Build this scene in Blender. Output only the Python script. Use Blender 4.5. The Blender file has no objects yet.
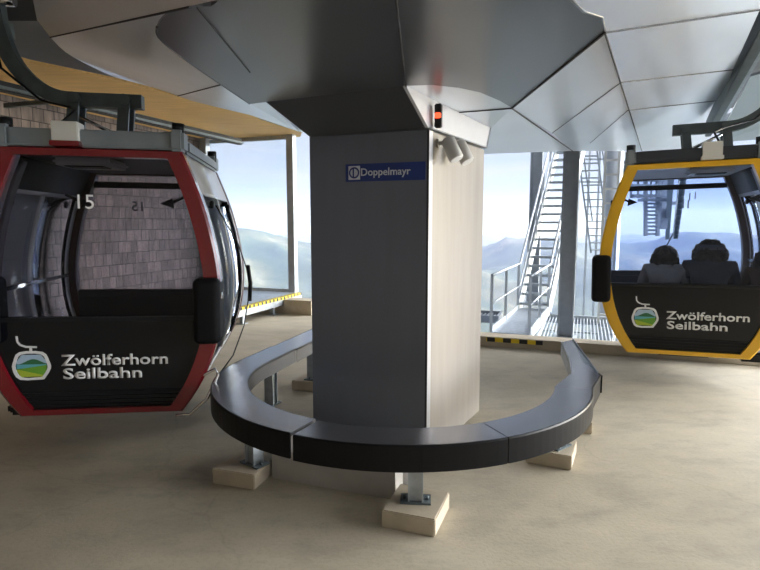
import bpy, bmesh, math, random
from mathutils import Vector, Matrix, noise
R = math.radians
random.seed(7)
scn = bpy.context.scene
COL = scn.collection

# ------------------------------------------------------------------ camera
FPX, PITCH, EYE = 560.0, R(6.4), 1.65
cam = bpy.data.cameras.new('camera')
cam.sensor_fit = 'HORIZONTAL'; cam.sensor_width = 36.0
cam.lens = FPX / 760.0 * 36.0
cam.clip_start = 0.05; cam.clip_end = 90000
camo = bpy.data.objects.new('camera', cam); COL.objects.link(camo)
camo.location = (0, 0, EYE); camo.rotation_euler = (R(90) - PITCH, 0, 0)
scn.camera = camo

def bp(x, y, z):
    """point of the place at height z seen at photo pixel x, y"""
    dx = (x - 380) / FPX; dy = -(y - 285) / FPX
    fy = math.cos(PITCH) + dy * math.sin(PITCH); fz = -math.sin(PITCH) + dy * math.cos(PITCH)
    t = (z - EYE) / fz
    return Vector((dx * t, fy * t, z))
def at(x, y, Y):
    dx = (x - 380) / FPX; dy = -(y - 285) / FPX
    fy = math.cos(PITCH) + dy * math.sin(PITCH); fz = -math.sin(PITCH) + dy * math.cos(PITCH)
    t = Y / fy
    return Vector((dx * t, Y, EYE + fz * t))

# ------------------------------------------------------------------ light
scn.view_settings.view_transform = 'Standard'
scn.view_settings.look = 'None'
scn.view_settings.gamma = 1.0
scn.view_settings.use_curve_mapping = False
scn.view_settings.exposure = 0.92
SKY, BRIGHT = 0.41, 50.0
world = bpy.data.worlds.new('sky'); scn.world = world
world.use_nodes = True
nt = world.node_tree; nt.nodes.clear()
def N(nt, kind, **kw):
    n = nt.nodes.new(kind)
    for k, v in kw.items():
        if k in n.inputs.keys(): n.inputs[k].default_value = v
        else: setattr(n, k, v)
    return n
def ramp(nt, stops, interp='LINEAR'):
    n = nt.nodes.new('ShaderNodeValToRGB'); cr = n.color_ramp; cr.interpolation = interp
    while len(cr.elements) < len(stops): cr.elements.new(0.5)
    for e, (p, c) in zip(cr.elements, stops):
        e.position = p; e.color = (c[0], c[1], c[2], 1)
    return n
tc = N(nt, 'ShaderNodeTexCoord')
sep = N(nt, 'ShaderNodeSeparateXYZ'); nt.links.new(tc.outputs['Generated'], sep.inputs[0])
mp = N(nt, 'ShaderNodeMapping'); mp.inputs['Scale'].default_value = (1.2, 1.2, 9.0)
nt.links.new(tc.outputs['Generated'], mp.inputs[0])
nz = N(nt, 'ShaderNodeTexNoise', Scale=2.2, Detail=7.0, Roughness=0.55)
nt.links.new(mp.outputs[0], nz.inputs['Vector'])
grad = ramp(nt, [(0.0, (0.20, 0.26, 0.36)), (0.485, (0.40, 0.52, 0.72)), (0.505, (0.53, 0.68, 0.90)), (0.56, (0.62, 0.76, 0.94)), (0.70, (0.52, 0.68, 0.90)), (1.0, (0.36, 0.52, 0.82))])
m1 = N(nt, 'ShaderNodeMath', operation='MULTIPLY_ADD'); m1.inputs[1].default_value = 0.5; m1.inputs[2].default_value = 0.5
nt.links.new(sep.outputs['Z'], m1.inputs[0]); nt.links.new(m1.outputs[0], grad.inputs[0])
cl = ramp(nt, [(0.36, (0, 0, 0)), (0.60, (1, 1, 1))]); nt.links.new(nz.outputs['Fac'], cl.inputs[0])
up = ramp(nt, [(0.505, (0, 0, 0)), (0.545, (0.9, 0.9, 0.9))]); nt.links.new(m1.outputs[0], up.inputs[0])
mul = N(nt, 'ShaderNodeMath', operation='MULTIPLY'); nt.links.new(cl.outputs[0], mul.inputs[0]); nt.links.new(up.outputs[0], mul.inputs[1])
mix = N(nt, 'ShaderNodeMixRGB'); mix.inputs[2].default_value = (0.84, 0.85, 0.92, 1)
nt.links.new(mul.outputs[0], mix.inputs[0]); nt.links.new(grad.outputs[0], mix.inputs[1])
# added sky lobe, out of view to the right, boosted to light the interior
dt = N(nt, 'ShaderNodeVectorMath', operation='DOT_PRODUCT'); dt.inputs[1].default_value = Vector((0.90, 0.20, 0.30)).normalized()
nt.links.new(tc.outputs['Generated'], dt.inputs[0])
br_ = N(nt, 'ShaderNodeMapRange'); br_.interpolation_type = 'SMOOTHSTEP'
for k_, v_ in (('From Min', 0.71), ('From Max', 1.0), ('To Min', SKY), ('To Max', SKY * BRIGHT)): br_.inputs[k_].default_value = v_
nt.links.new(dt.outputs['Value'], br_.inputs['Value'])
wf = N(nt, 'ShaderNodeMapRange'); wf.inputs['From Min'].default_value = 0.71; wf.inputs['From Max'].default_value = 0.9
nt.links.new(dt.outputs['Value'], wf.inputs['Value'])
warm = N(nt, 'ShaderNodeMixRGB'); warm.inputs[2].default_value = (0.73, 0.735, 0.74, 1)
nt.links.new(wf.outputs[0], warm.inputs[0]); nt.links.new(mix.outputs[0], warm.inputs[1])
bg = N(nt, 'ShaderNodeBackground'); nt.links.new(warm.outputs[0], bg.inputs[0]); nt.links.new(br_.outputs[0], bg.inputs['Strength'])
wo = N(nt, 'ShaderNodeOutputWorld'); nt.links.new(bg.outputs[0], wo.inputs[0])

sun = bpy.data.lights.new('sun', 'SUN'); sun.energy = 0.8; sun.angle = R(4); sun.color = (1.0, 0.95, 0.88)
suno = bpy.data.objects.new('sun', sun); COL.objects.link(suno)
suno.rotation_euler = (R(48), 0, R(75))

# ------------------------------------------------------------------ materials
def mat(name, col, rough=0.5, metal=0.0, var=0.0, scale=8.0, stretch=None, bump=0.0, coat=0.0, spec=None, bscale=None):
    m = bpy.data.materials.new(name); m.use_nodes = True
    t = m.node_tree; b = t.nodes['Principled BSDF']
    b.inputs['Roughness'].default_value = rough; b.inputs['Metallic'].default_value = metal
    if coat: b.inputs['Coat Weight'].default_value = coat; b.inputs['Coat Roughness'].default_value = 0.05
    if spec is not None: b.inputs['Specular IOR Level'].default_value = spec
    tcn = N(t, 'ShaderNodeTexCoord'); mpn = N(t, 'ShaderNodeMapping')
    if stretch: mpn.inputs['Scale'].default_value = stretch
    t.links.new(tcn.outputs['Object'], mpn.inputs[0])
    n = N(t, 'ShaderNodeTexNoise', Scale=scale, Detail=5.0)
    t.links.new(mpn.outputs[0], n.inputs['Vector'])
    v = max(var, 0.03)
    r = ramp(t, [(0.3, [c * (1 - v) for c in col]), (0.7, [min(1, c * (1 + v)) for c in col])])
    t.links.new(n.outputs['Fac'], r.inputs[0]); t.links.new(r.outputs[0], b.inputs['Base Color'])
    if bump:
        n2 = N(t, 'ShaderNodeTexNoise', Scale=bscale or scale * 6, Detail=4.0)
        t.links.new(mpn.outputs[0], n2.inputs['Vector'])
        bn = N(t, 'ShaderNodeBump', Strength=bump, Distance=0.02)
        t.links.new(n2.outputs['Fac'], bn.inputs['Height']); t.links.new(bn.outputs[0], b.inputs['Normal'])
    return m
def glass(name, tint, refl=0.12):
    m = bpy.data.materials.new(name); m.use_nodes = True
    t = m.node_tree; t.nodes.clear()
    tr = N(t, 'ShaderNodeBsdfTransparent'); tr.inputs[0].default_value = (*tint, 1)
    gl = N(t, 'ShaderNodeBsdfGlossy', Roughness=0.02); gl.inputs[0].default_value = (0.9, 0.92, 0.95, 1)
    fr = N(t, 'ShaderNodeFresnel', IOR=1.28)
    mx = N(t, 'ShaderNodeMixShader'); o = N(t, 'ShaderNodeOutputMaterial')
    t.links.new(fr.outputs[0], mx.inputs[0]); t.links.new(tr.outputs[0], mx.inputs[1]); t.links.new(gl.outputs[0], mx.inputs[2])
    t.links.new(mx.outputs[0], o.inputs[0])
    return m
def emit(name, col, s):
    m = bpy.data.materials.new(name); m.use_nodes = True
    b = m.node_tree.nodes['Principled BSDF']
    b.inputs['Base Color'].default_value = (*col, 1); b.inputs['Emission Color'].default_value = (*col, 1); b.inputs['Emission Strength'].default_value = s
    return m

def concrete_floor():
    m = bpy.data.materials.new('concrete_floor'); m.use_nodes = True
    t = m.node_tree; b = t.nodes['Principled BSDF']
    tcn = N(t, 'ShaderNodeTexCoord')
    def ns(sc, det=6, rough=0.6, st=None):
        mpn = N(t, 'ShaderNodeMapping')
        if st: mpn.inputs['Scale'].default_value = st
        t.links.new(tcn.outputs['Object'], mpn.inputs[0])
        n = N(t, 'ShaderNodeTexNoise', Scale=sc, Detail=float(det), Roughness=rough); t.links.new(mpn.outputs[0], n.inputs['Vector']); return n
    a = ns(0.55, 8, 0.62); a2 = ns(2.3, 7, 0.7, (1, 1.9, 1)); a3 = ns(45, 3, 0.6)
    r1 = ramp(t, [(0.30, (0.37, 0.325, 0.245)), (0.52, (0.48, 0.425, 0.325)), (0.72, (0.58, 0.52, 0.405))])
    t.links.new(a.outputs['Fac'], r1.inputs[0])
    r2 = ramp(t, [(0.28, (0.70, 0.70, 0.72)), (0.5, (0.96, 0.96, 0.96)), (0.72, (1.08, 1.07, 1.05))]); t.links.new(a2.outputs['Fac'], r2.inputs[0])
    mm = N(t, 'ShaderNodeMixRGB', blend_type='MULTIPLY'); mm.inputs[0].default_value = 0.9
    t.links.new(r1.outputs[0], mm.inputs[1]); t.links.new(r2.outputs[0], mm.inputs[2])
    r3 = ramp(t, [(0.25, (0.8, 0.8, 0.8)), (0.5, (1, 1, 1))]); t.links.new(a3.outputs['Fac'], r3.inputs[0])
    m2 = N(t, 'ShaderNodeMixRGB', blend_type='MULTIPLY'); m2.inputs[0].default_value = 0.6
    t.links.new(mm.outputs[0], m2.inputs[1]); t.links.new(r3.outputs[0], m2.inputs[2])
    # thin crack lines
    vo = N(t, 'ShaderNodeTexVoronoi', Scale=0.42); vo.feature = 'DISTANCE_TO_EDGE'
    wn = ns(1.6, 4, 0.6); va = N(t, 'ShaderNodeVectorMath', operation='MULTIPLY_ADD'); va.inputs[1].default_value = (0.5, 0.5, 0)
    t.links.new(wn.outputs['Color'], va.inputs[0]); t.links.new(tcn.outputs['Object'], va.inputs[2]); t.links.new(va.outputs[0], vo.inputs['Vector'])
    r4 = ramp(t, [(0.0, (0.72, 0.72, 0.70)), (0.005, (1, 1, 1))]); t.links.new(vo.outputs['Distance'], r4.inputs[0])
    m3 = N(t, 'ShaderNodeMixRGB', blend_type='MULTIPLY'); m3.inputs[0].default_value = 0.35
    t.links.new(m2.outputs[0], m3.inputs[1]); t.links.new(r4.outputs[0], m3.inputs[2])
    t.links.new(m3.outputs[0], b.inputs['Base Color'])
    rr = ramp(t, [(0.3, (0.55,) * 3), (0.7, (0.8,) * 3)]); t.links.new(a2.outputs['Fac'], rr.inputs[0]); t.links.new(rr.outputs[0], b.inputs['Roughness'])
    ad = N(t, 'ShaderNodeMath', operation='ADD'); t.links.new(a2.outputs['Fac'], ad.inputs[0]); t.links.new(a3.outputs['Fac'], ad.inputs[1])
    bn = N(t, 'ShaderNodeBump', Strength=0.16, Distance=0.008); t.links.new(ad.outputs[0], bn.inputs['Height']); t.links.new(bn.outputs[0], b.inputs['Normal'])
    return m
def shingles():
    m = bpy.data.materials.new('weathered_shingles'); m.use_nodes = True
    t = m.node_tree; b = t.nodes['Principled BSDF']; b.inputs['Roughness'].default_value = 0.85
    tcn = N(t, 'ShaderNodeTexCoord'); sp = N(t, 'ShaderNodeSeparateXYZ'); cb = N(t, 'ShaderNodeCombineXYZ')
    t.links.new(tcn.outputs['Object'], sp.inputs[0]); t.links.new(sp.outputs['X'], cb.inputs['X']); t.links.new(sp.outputs['Z'], cb.inputs['Y'])
    br = N(t, 'ShaderNodeTexBrick', Scale=1.0); br.inputs['Brick Width'].default_value = 0.17; br.inputs['Row Height'].default_value = 0.19
    br.inputs['Mortar Size'].default_value = 0.006; br.inputs['Color1'].default_value = (0.25, 0.205, 0.18, 1); br.inputs['Color2'].default_value = (0.15, 0.125, 0.112, 1)
    br.inputs['Mortar'].default_value = (0.05, 0.045, 0.045, 1); br.inputs['Bias'].default_value = 0.0; br.offset = 0.37; br.squash = 0.8; br.squash_frequency = 3
    t.links.new(cb.outputs[0], br.inputs['Vector'])
    n = N(t, 'ShaderNodeTexNoise', Scale=4.0, Detail=6.0); mpn = N(t, 'ShaderNodeMapping'); mpn.inputs['Scale'].default_value = (5, 5, 0.7)
    t.links.new(tcn.outputs['Object'], mpn.inputs[0]); t.links.new(mpn.outputs[0], n.inputs['Vector'])
    r = ramp(t, [(0.3, (0.65, 0.65, 0.68)), (0.7, (1.3, 1.28, 1.25))]); t.links.new(n.outputs['Fac'], r.inputs[0])
    mm = N(t, 'ShaderNodeMixRGB', blend_type='MULTIPLY'); mm.inputs[0].default_value = 1
    t.links.new(br.outputs['Color'], mm.inputs[1]); t.links.new(r.outputs[0], mm.inputs[2]); t.links.new(mm.outputs[0], b.inputs['Base Color'])
    bn = N(t, 'ShaderNodeBump', Strength=0.8, Distance=0.02); bn.invert = True
    t.links.new(br.outputs['Fac'], bn.inputs['Height']); t.links.new(bn.outputs[0], b.inputs['Normal'])
    return m
def wood_soffit():
    m = mat('pale_spruce_boards', (0.92, 0.57, 0.21), 0.55, var=0.12, scale=3.0, stretch=(0.6, 9, 1))
    return m
def hazard():
    m = bpy.data.materials.new('yellow_black_hazard_stripes'); m.use_nodes = True
    t = m.node_tree; b = t.nodes['Principled BSDF']; b.inputs['Roughness'].default_value = 0.6
    tcn = N(t, 'ShaderNodeTexCoord'); sp = N(t, 'ShaderNodeSeparateXYZ'); t.links.new(tcn.outputs['Object'], sp.inputs[0])
    a1 = N(t, 'ShaderNodeMath', operation='ADD'); t.links.new(sp.outputs['X'], a1.inputs[0]); t.links.new(sp.outputs['Y'], a1.inputs[1])
    a2 = N(t, 'ShaderNodeMath', operation='MULTIPLY'); a2.inputs[1].default_value = 8.0; t.links.new(a1.outputs[0], a2.inputs[0])
    a3 = N(t, 'ShaderNodeMath', operation='FRACT'); t.links.new(a2.outputs[0], a3.inputs[0])
    r = ramp(t, [(0.0, (0.85, 0.62, 0.03)), (0.5, (0.02, 0.02, 0.02))], 'CONSTANT'); t.links.new(a3.outputs[0], r.inputs[0]); t.links.new(r.outputs[0], b.inputs['Base Color'])
    return m
M = dict(
    floor=concrete_floor(), shingle=shingles(), wood=wood_soffit(), hazard=hazard(),
    concrete=mat('cast_concrete', (0.46, 0.395, 0.30), 0.8, var=0.12, scale=5, bump=0.15),
    concrete_grey=mat('grey_concrete', (0.40, 0.38, 0.35), 0.85, var=0.1, scale=4, bump=0.12),
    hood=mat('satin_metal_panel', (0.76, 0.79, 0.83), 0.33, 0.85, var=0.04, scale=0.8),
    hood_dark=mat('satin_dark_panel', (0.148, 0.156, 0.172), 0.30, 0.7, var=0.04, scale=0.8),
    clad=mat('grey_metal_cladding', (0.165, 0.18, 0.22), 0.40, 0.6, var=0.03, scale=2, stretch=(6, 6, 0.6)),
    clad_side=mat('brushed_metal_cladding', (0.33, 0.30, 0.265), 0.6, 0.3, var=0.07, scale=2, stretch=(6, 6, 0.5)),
    trimw=mat('pale_corner_trim', (0.5, 0.5, 0.52), 0.4, 0.5),
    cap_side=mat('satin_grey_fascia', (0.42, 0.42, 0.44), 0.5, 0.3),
    seam=mat('dark_seam', (0.03, 0.03, 0.035), 0.7),
    slab=mat('painted_roof_underside', (0.36, 0.36, 0.37), 0.7),
    bench=mat('satin_black_metal_seat', (0.30, 0.305, 0.33), 0.27, 0.9, var=0.05, scale=4),
    bench_black=mat('black_metal_skirt', (0.008, 0.008, 0.009), 0.35, 0.0, spec=0.15),
    galv=mat('galvanised_steel', (0.42, 0.46, 0.50), 0.42, 0.75, var=0.15, scale=18),
    steel_white=mat('bright_galvanised_steel', (0.38, 0.41, 0.44), 0.5, 0.35, var=0.1, scale=6),
    dark_metal=mat('dark_grey_painted_steel', (0.10, 0.125, 0.135), 0.45, 0.4, var=0.15, scale=9),
    roof_grey=mat('grey_cabin_roof_rail', (0.22, 0.25, 0.27), 0.5, 0.2, var=0.08, scale=6),
    roof_black=mat('black_cabin_roof_rail', (0.025, 0.03, 0.04), 0.5, 0.1),
    red=mat('red_lacquer', (0.17, 0.004, 0.010), 0.22, 0.0, coat=0.6),
    yellow=mat('yellow_lacquer', (0.80, 0.44, 0.008), 0.28, 0.0, coat=0.4),
    white=mat('white_lacquer', (0.80, 0.80, 0.82), 0.25, coat=0.3),
    black=mat('black_plastic', (0.008, 0.009, 0.011), 0.5, spec=0.3),
    gloss=mat('black_gloss_panel', (0.006, 0.007, 0.010), 0.10, spec=0.35),
    brown=mat('brown_inner_frame', (0.11, 0.07, 0.055), 0.5),
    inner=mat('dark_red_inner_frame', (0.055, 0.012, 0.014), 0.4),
    letter=mat('white_lettering', (0.80, 0.80, 0.80), 0.5),
    numer=mat('white_numerals', (0.9, 0.9, 0.9), 0.5),
    pale=mat('pale_grey_plastic', (0.50, 0.50, 0.51), 0.5),
    cream=mat('cream_plastic_box', (0.66, 0.65, 0.60), 0.5),
    fabric=mat('dark_seat_shell', (0.03, 0.032, 0.04), 0.6),
    chrome=mat('chrome_tube', (0.7, 0.7, 0.7), 0.15, 1.0),
    glass_dark=glass('grey_tinted_glass', (0.74, 0.74, 0.78)),
    glass_blue=glass('blue_tinted_glass', (0.84, 0.88, 0.96)),
    glass_clear=glass('clear_glass', (0.93, 0.96, 0.97)),
    logo_sky=mat('logo_pale_blue', (0.42, 0.56, 0.70), 0.5), logo_hill=mat('logo_dark_green', (0.02, 0.13, 0.05), 0.5),
    logo_lake=mat('logo_teal', (0.12, 0.42, 0.50), 0.5), logo_meadow=mat('logo_bright_green', (0.14, 0.36, 0.03), 0.5), logo_lime=mat('logo_lime', (0.42, 0.52, 0.04), 0.5),
    sign_blue=mat('blue_sign', (0.012, 0.035, 0.20), 0.35), sign_white=mat('silver_sign_lettering', (0.62, 0.66, 0.75), 0.4),
    red_light=emit('red_signal_glow', (0.9, 0.08, 0.03), 1.2),
    lampgrey=mat('light_grey_spotlight', (0.42, 0.41, 0.39), 0.5, 0.2), lens=mat('spotlight_lens', (0.8, 0.8, 0.8), 0.1),
    hair=mat('dark_brown_hair', (0.022, 0.017, 0.016), 0.6, var=0.4, scale=40, bump=1.0, bscale=60),
    skin=mat('skin', (0.45, 0.26, 0.19), 0.5), jacket_grey=mat('grey_jacket', (0.17, 0.17, 0.18), 0.85, var=0.15, scale=10),
    jacket_dark=mat('dark_blue_jacket', (0.035, 0.04, 0.055), 0.8, var=0.15, scale=10), jacket_brown=mat('brown_jacket', (0.10, 0.07, 0.06), 0.8),
    trousers=mat('dark_trousers', (0.02, 0.022, 0.03), 0.8), band=mat('grey_headband', (0.10, 0.10, 0.12), 0.7),
    rope=mat('steel_rope', (0.15, 0.16, 0.18), 0.5, 0.6), rubber=mat('black_rubber', (0.006, 0.006, 0.007), 0.6, spec=0.15),
    redline=mat('red_handrail', (0.5, 0.02, 0.05), 0.5),
)

# ------------------------------------------------------------------ mesh helpers
class MB:
    def __init__(s): s.bm = bmesh.new()
    def box(s, c, d, rz=0.0, bev=0.0, rot=None):
        vs = bmesh.ops.create_cube(s.bm, size=1.0)['verts']
        mtx = Matrix.Translation(Vector(c)) @ (rot.to_4x4() if rot is not None else Matrix.Rotation(rz, 4, 'Z')) @ Matrix.Diagonal((d[0], d[1], d[2], 1))
        bmesh.ops.transform(s.bm, matrix=mtx, verts=vs)
        if bev:
            es = list({e for v in vs for e in v.link_edges})
            bmesh.ops.bevel(s.bm, geom=es, offset=bev, segments=2, affect='EDGES')
        return s
    def bar(s, a, b, w, h=None):
        """square bar from a to b"""
        a = Vector(a); b = Vector(b); d = b - a; h = h or w
        q = d.to_track_quat('X', 'Z')
        return s.box((a + b) / 2, (d.length, w, h), rot=q.to_matrix())
    def tube(s, pts, r, seg=8, cap=True):
        pts = [Vector(p) for p in pts]; rings = []
        rr = r if isinstance(r, (list, tuple)) else [r] * len(pts)
        prev = None
        for i, p in enumerate(pts):
            d = (pts[min(i + 1, len(pts) - 1)] - pts[max(i - 1, 0)]).normalized()
            if prev is None:
                n = d.orthogonal().normalized()
            else:
                n = (prev - d * prev.dot(d)).normalized()
            prev = n; bnm = d.cross(n)
            rings.append([s.bm.verts.new(p + (n * math.cos(2 * math.pi * k / seg) + bnm * math.sin(2 * math.pi * k / seg)) * rr[i]) for k in range(seg)])
        for a, b in zip(rings, rings[1:]):
            for k in range(seg):
                f = s.bm.faces.new((a[k], a[(k + 1) % seg], b[(k + 1) % seg], b[k])); f.smooth = True
        if cap: s.bm.faces.new(rings[0][::-1]); s.bm.faces.new(rings[-1])
        return s
    def cyl(s, a, b, r, seg=16): return s.tube([a, b], r, seg)
    def prism(s, poly, axis, t):
        """poly: list of 3D points, extruded by vector t"""
        t = Vector(t); a = [s.bm.verts.new(Vector(p)) for p in poly]; b = [s.bm.verts.new(Vector(p) + t) for p in poly]
        s.bm.faces.new(a); s.bm.faces.new(b[::-1]); n = len(a)
        for i in range(n): s.bm.faces.new((a[i], b[i], b[(i + 1) % n], a[(i + 1) % n]))
        return s
    def quad(s, *p):
        s.bm.faces.new([s.bm.verts.new(Vector(q)) for q in p]); return s
    def loft(s, A, B, closed=False, smooth=False):
        a = [s.bm.verts.new(Vector(p)) for p in A]; b = [s.bm.verts.new(Vector(p)) for p in B]; n = len(a)
        for i in range(n if closed else n - 1):
            j = (i + 1) % n; f = s.bm.faces.new((a[i], a[j], b[j], b[i])); f.smooth = smooth
        return s
    def sphere(s, c, r, sx=1, sy=1, sz=1, sub=2):
        vs = bmesh.ops.create_icosphere(s.bm, subdivisions=sub, radius=r)['verts']
        bmesh.ops.transform(s.bm, matrix=Matrix.Translation(Vector(c)) @ Matrix.Diagonal((sx, sy, sz, 1)), verts=vs)
        for v in vs:
            for f in v.link_faces: f.smooth = True
        return s
    def build(s, name, m, parent=None, solid=0.0, off=-1.0, smooth=False):
        bmesh.ops.recalc_face_normals(s.bm, faces=s.bm.faces)
        me = bpy.data.meshes.new(name); s.bm.to_mesh(me); s.bm.free()
        me.materials.append(m)
        if smooth:
            for p in me.polygons: p.use_smooth = True
        o = bpy.data.objects.new(name, me); COL.objects.link(o)
        if parent is not None: o.parent = parent
        if solid:
            md = o.modifiers.new('solid', 'SOLIDIFY'); md.thickness = solid; md.offset = off
        return o
def tag(o, label=None, cat=None, group=None, kind=None):
    if label: o['label'] = label
    if cat: o['category'] = cat
    if group: o['group'] = group
    if kind: o['kind'] = kind
    return o
def empty(name, loc=(0, 0, 0), rz=0.0):
    o = bpy.data.objects.new(name, None); COL.objects.link(o); o.location = loc; o.rotation_euler = (0, 0, rz); return o
def thing(name, label, cat, loc=(0, 0, 0), rz=0.0, group=None, kind=None):
    return tag(empty(name, loc, rz), label, cat, group, kind)
def text_mesh(name, s, width, m, parent, origin, ax, az, thick=0.003, mirror=False, shear=0.0, bold=0.0, cap=None):
    """lettering: left edge at origin, baseline direction ax, up az, fitted to width"""
    cu = bpy.data.curves.new(name, 'FONT'); cu.body = s; cu.size = 1.0; cu.extrude = 0.0; cu.offset = bold; cu.resolution_u = 3; cu.shear = shear
    to = bpy.data.objects.new(name, cu); COL.objects.link(to)
    bpy.context.view_layer.update()
    dg = bpy.context.evaluated_depsgraph_get()
    me = bpy.data.meshes.new_from_object(to.evaluated_get(dg)); bpy.data.objects.remove(to)
    xs = [v.co.x for v in me.vertices]; x0, x1 = min(xs), max(xs); k = width / (x1 - x0); kz = k if cap is None else cap / 0.72
    ax = Vector(ax); az = Vector(az); nrm = ax.cross(az)
    for v in me.vertices:
        u = (v.co.x - x0) * k
        if mirror: u = width - u
        v.co = Vector(origin) + ax * u + az * (v.co.y * kz)
    me.materials.clear(); me.materials.append(m); me.name = name
    o = bpy.data.objects.new(name, me); COL.objects.link(o); o.parent = parent
    md = o.modifiers.new('solid', 'SOLIDIFY'); md.thickness = thick; md.offset = 0
    return o

U = Vector((math.cos(R(20)), -math.sin(R(20)), 0)); V = Vector((math.sin(R(20)), math.cos(R(20)), 0)); Z = Vector((0, 0, 1))
YAW = R(-20)

# ------------------------------------------------------------------ haze and far land
hz = MB().box((0, 20200, -500), (70000, 39000, 2400)).build('haze', M['slab'])
hm = bpy.data.materials.new('mountain_haze'); hm.use_nodes = True; t = hm.node_tree; t.nodes.clear()
vs_ = N(t, 'ShaderNodeVolumeScatter'); vs_.inputs['Color'].default_value = (0.46, 0.58, 1.0, 1); vs_.inputs['Density'].default_value = 0.00006; vs_.inputs['Anisotropy'].default_value = 0.0
oo = N(t, 'ShaderNodeOutputMaterial'); t.links.new(vs_.outputs[0], oo.inputs['Volume'])
hz.data.materials.clear(); hz.data.materials.append(hm)
tag(hz, 'blue haze over the distant valley and mountains', 'haze', kind='stuff')
hz.display_type = 'WIRE'

def terrain():
    bm = bmesh.new(); nx, ny = 230, 150
    rows = []
    for j in range(ny):
        fy = j / (ny - 1); y = 900 * (36 ** fy)
        row = []
        for i in range(nx):
            fx = (i / (nx - 1) - 0.5) * 2; x = fx * (y * 1.05 + 400)
            p = Vector((x / 2600 + 3.1, y / 2600 + 7.7, 0.3))
            h = noise.ridged_multi_fractal(p, 1.0, 2.1, 6, 0.9, 2.0)
            h2 = noise.fractal(Vector((x / 700, y / 700, 4)), 0.9, 2.0, 5)
            base = -950 + 260 * max(0, h) + 70 * h2
            # broad mountain left of centre, ridges right
            def hump(cx, cy, sx, sy, a): return a * math.exp(-((x - cx) / sx) ** 2 - ((y - cy) / sy) ** 2)
            base += hump(-1880, 7300, 330, 1500, 420) + hump(-1450, 7800, 1000, 2000, 400) + hump(-3600, 8800, 1100, 2600, 420)
            base += hump(2500, 9500, 1300, 2600, 330) + hump(5300, 9000, 1500, 2500, 520) + hump(9500, 12000, 2500, 3000, 450)
            base += 330 * min(1, max(0, (y - 13000) / 9000)) * (0.5 + 0.5 * noise.noise(Vector((x / 4000, y / 4000, 1)))) 
            lim_ = -120 - 0.026 * max(0, y - 7300)
            base = lim_ + (base - lim_) * 0.22 if (base > lim_ and y > 3000) else base
            row.append(bm.verts.new((x, y, base)))
        rows.append(row)
    for a, b in zip(rows, rows[1:]):
        for i in range(nx - 1):
            f = bm.faces.new((a[i], a[i + 1], b[i + 1], b[i])); f.smooth = True
    me = bpy.data.meshes.new('ground'); bm.to_mesh(me); bm.free()
    m = mat('wooded_slopes', (0.045, 0.07, 0.06), 0.95); tt = m.node_tree; b = tt.nodes['Principled BSDF']
    tcn = N(tt, 'ShaderNodeTexCoord'); n = N(tt, 'ShaderNodeTexNoise', Scale=0.0011, Detail=9.0, Roughness=0.62); tt.links.new(tcn.outputs['Object'], n.inputs['Vector'])
    r = ramp(tt, [(0.36, (0.03, 0.05, 0.045)), (0.52, (0.06, 0.085, 0.06)), (0.62, (0.13, 0.13, 0.09)), (0.70, (0.24, 0.23, 0.20))]); tt.links.new(n.outputs['Fac'], r.inputs[0]); tt.links.new(r.outputs[0], b.inputs['Base Color'])
    me.materials.append(m)
    o = bpy.data.objects.new('ground', me); COL.objects.link(o)
    tag(o, 'distant wooded mountains and valley beyond the station', 'mountains', kind='structure')
terrain()

# ------------------------------------------------------------------ structure: floor, walls, ceiling
MB().prism([(-9, -6, 0), (8.5, -6, 0), (8.5, 4.81, 0), (-0.3, 8.05, 0), (0.35, 9.85, 0), (-4.6, 11.65, 0), (-9, 2, 0)], 'z', (0, 0, -0.35)).build('floor', M['floor'])['kind'] = 'structure'
fl = bpy.data.objects['floor']; tag(fl, 'beige concrete platform floor with stains and fine cracks', 'floor')
# kerb along the platform edge
k = MB(); ka = Vector((-0.28, 8.04, 0)); kb = Vector((8.4, 4.85, 0)); kd = (kb - ka).normalized(); kn = Vector((-kd.y, kd.x, 0))
k.box((ka + kb) / 2 + kn * 0.13 + Z * 0.06, ((kb - ka).length, 0.30, 0.13), rz=math.atan2(kd.y, kd.x), bev=0.01)
tag(k.build('trim_1', M['concrete']), 'low beige concrete kerb along the open platform edge', 'kerb', kind='structure')
s = thing('hazard_strip', 'short yellow and black hazard strip on the kerb below the steel stair', 'warning strip')
hs = MB(); pa = bp(483, 340, 0.13); pb = bp(541, 345, 0.13); 
kk = ka + kd * ((pa - ka).dot(kd)); kk2 = ka + kd * ((pb - ka).dot(kd))
hs.box((kk + kk2) / 2 + kn * -0.026 + Z * 0.09, ((kk2 - kk).length, 0.008, 0.055), rz=0)
o = hs.build('strip', M['hazard'], s)
me = o.data; ang = math.atan2(kd.y, kd.x); cen = (kk + kk2) / 2 + kn * -0.026
for v in me.vertices:
    d = v.co - Vector((cen.x, cen.y, v.co.z)); d.rotate(Matrix.Rotation(ang, 3, 'Z')); v.co = Vector((cen.x, cen.y, v.co.z)) + d

# shingled wall on the left, running away to the far glazing
W0 = Vector((-4.96, 7.54, 0)); 
wl = empty('wall_left', W0, math.atan2(V.y, V.x)); wl['kind'] = 'structure'; tag(wl, 'weathered wooden shingle wall behind the red cabin', 'wall')
wm = MB(); wm.box((-3.6, 0.1, 1.55), (15.6, 0.2, 3.55)).build('shingle_cladding', M['shingle'], wl)
wm = MB(); wm.box((4.1, 0.02, 1.7), (0.13, 0.34, 3.3)).build('corner_post', M['steel_white'], wl)
tag(MB().box((0, -5.6, 1.8), (18, 0.2, 3.9)).build('wall_back', M['concrete_grey']), 'grey wall at the back of the station hall', 'wall', kind='structure')

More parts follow.
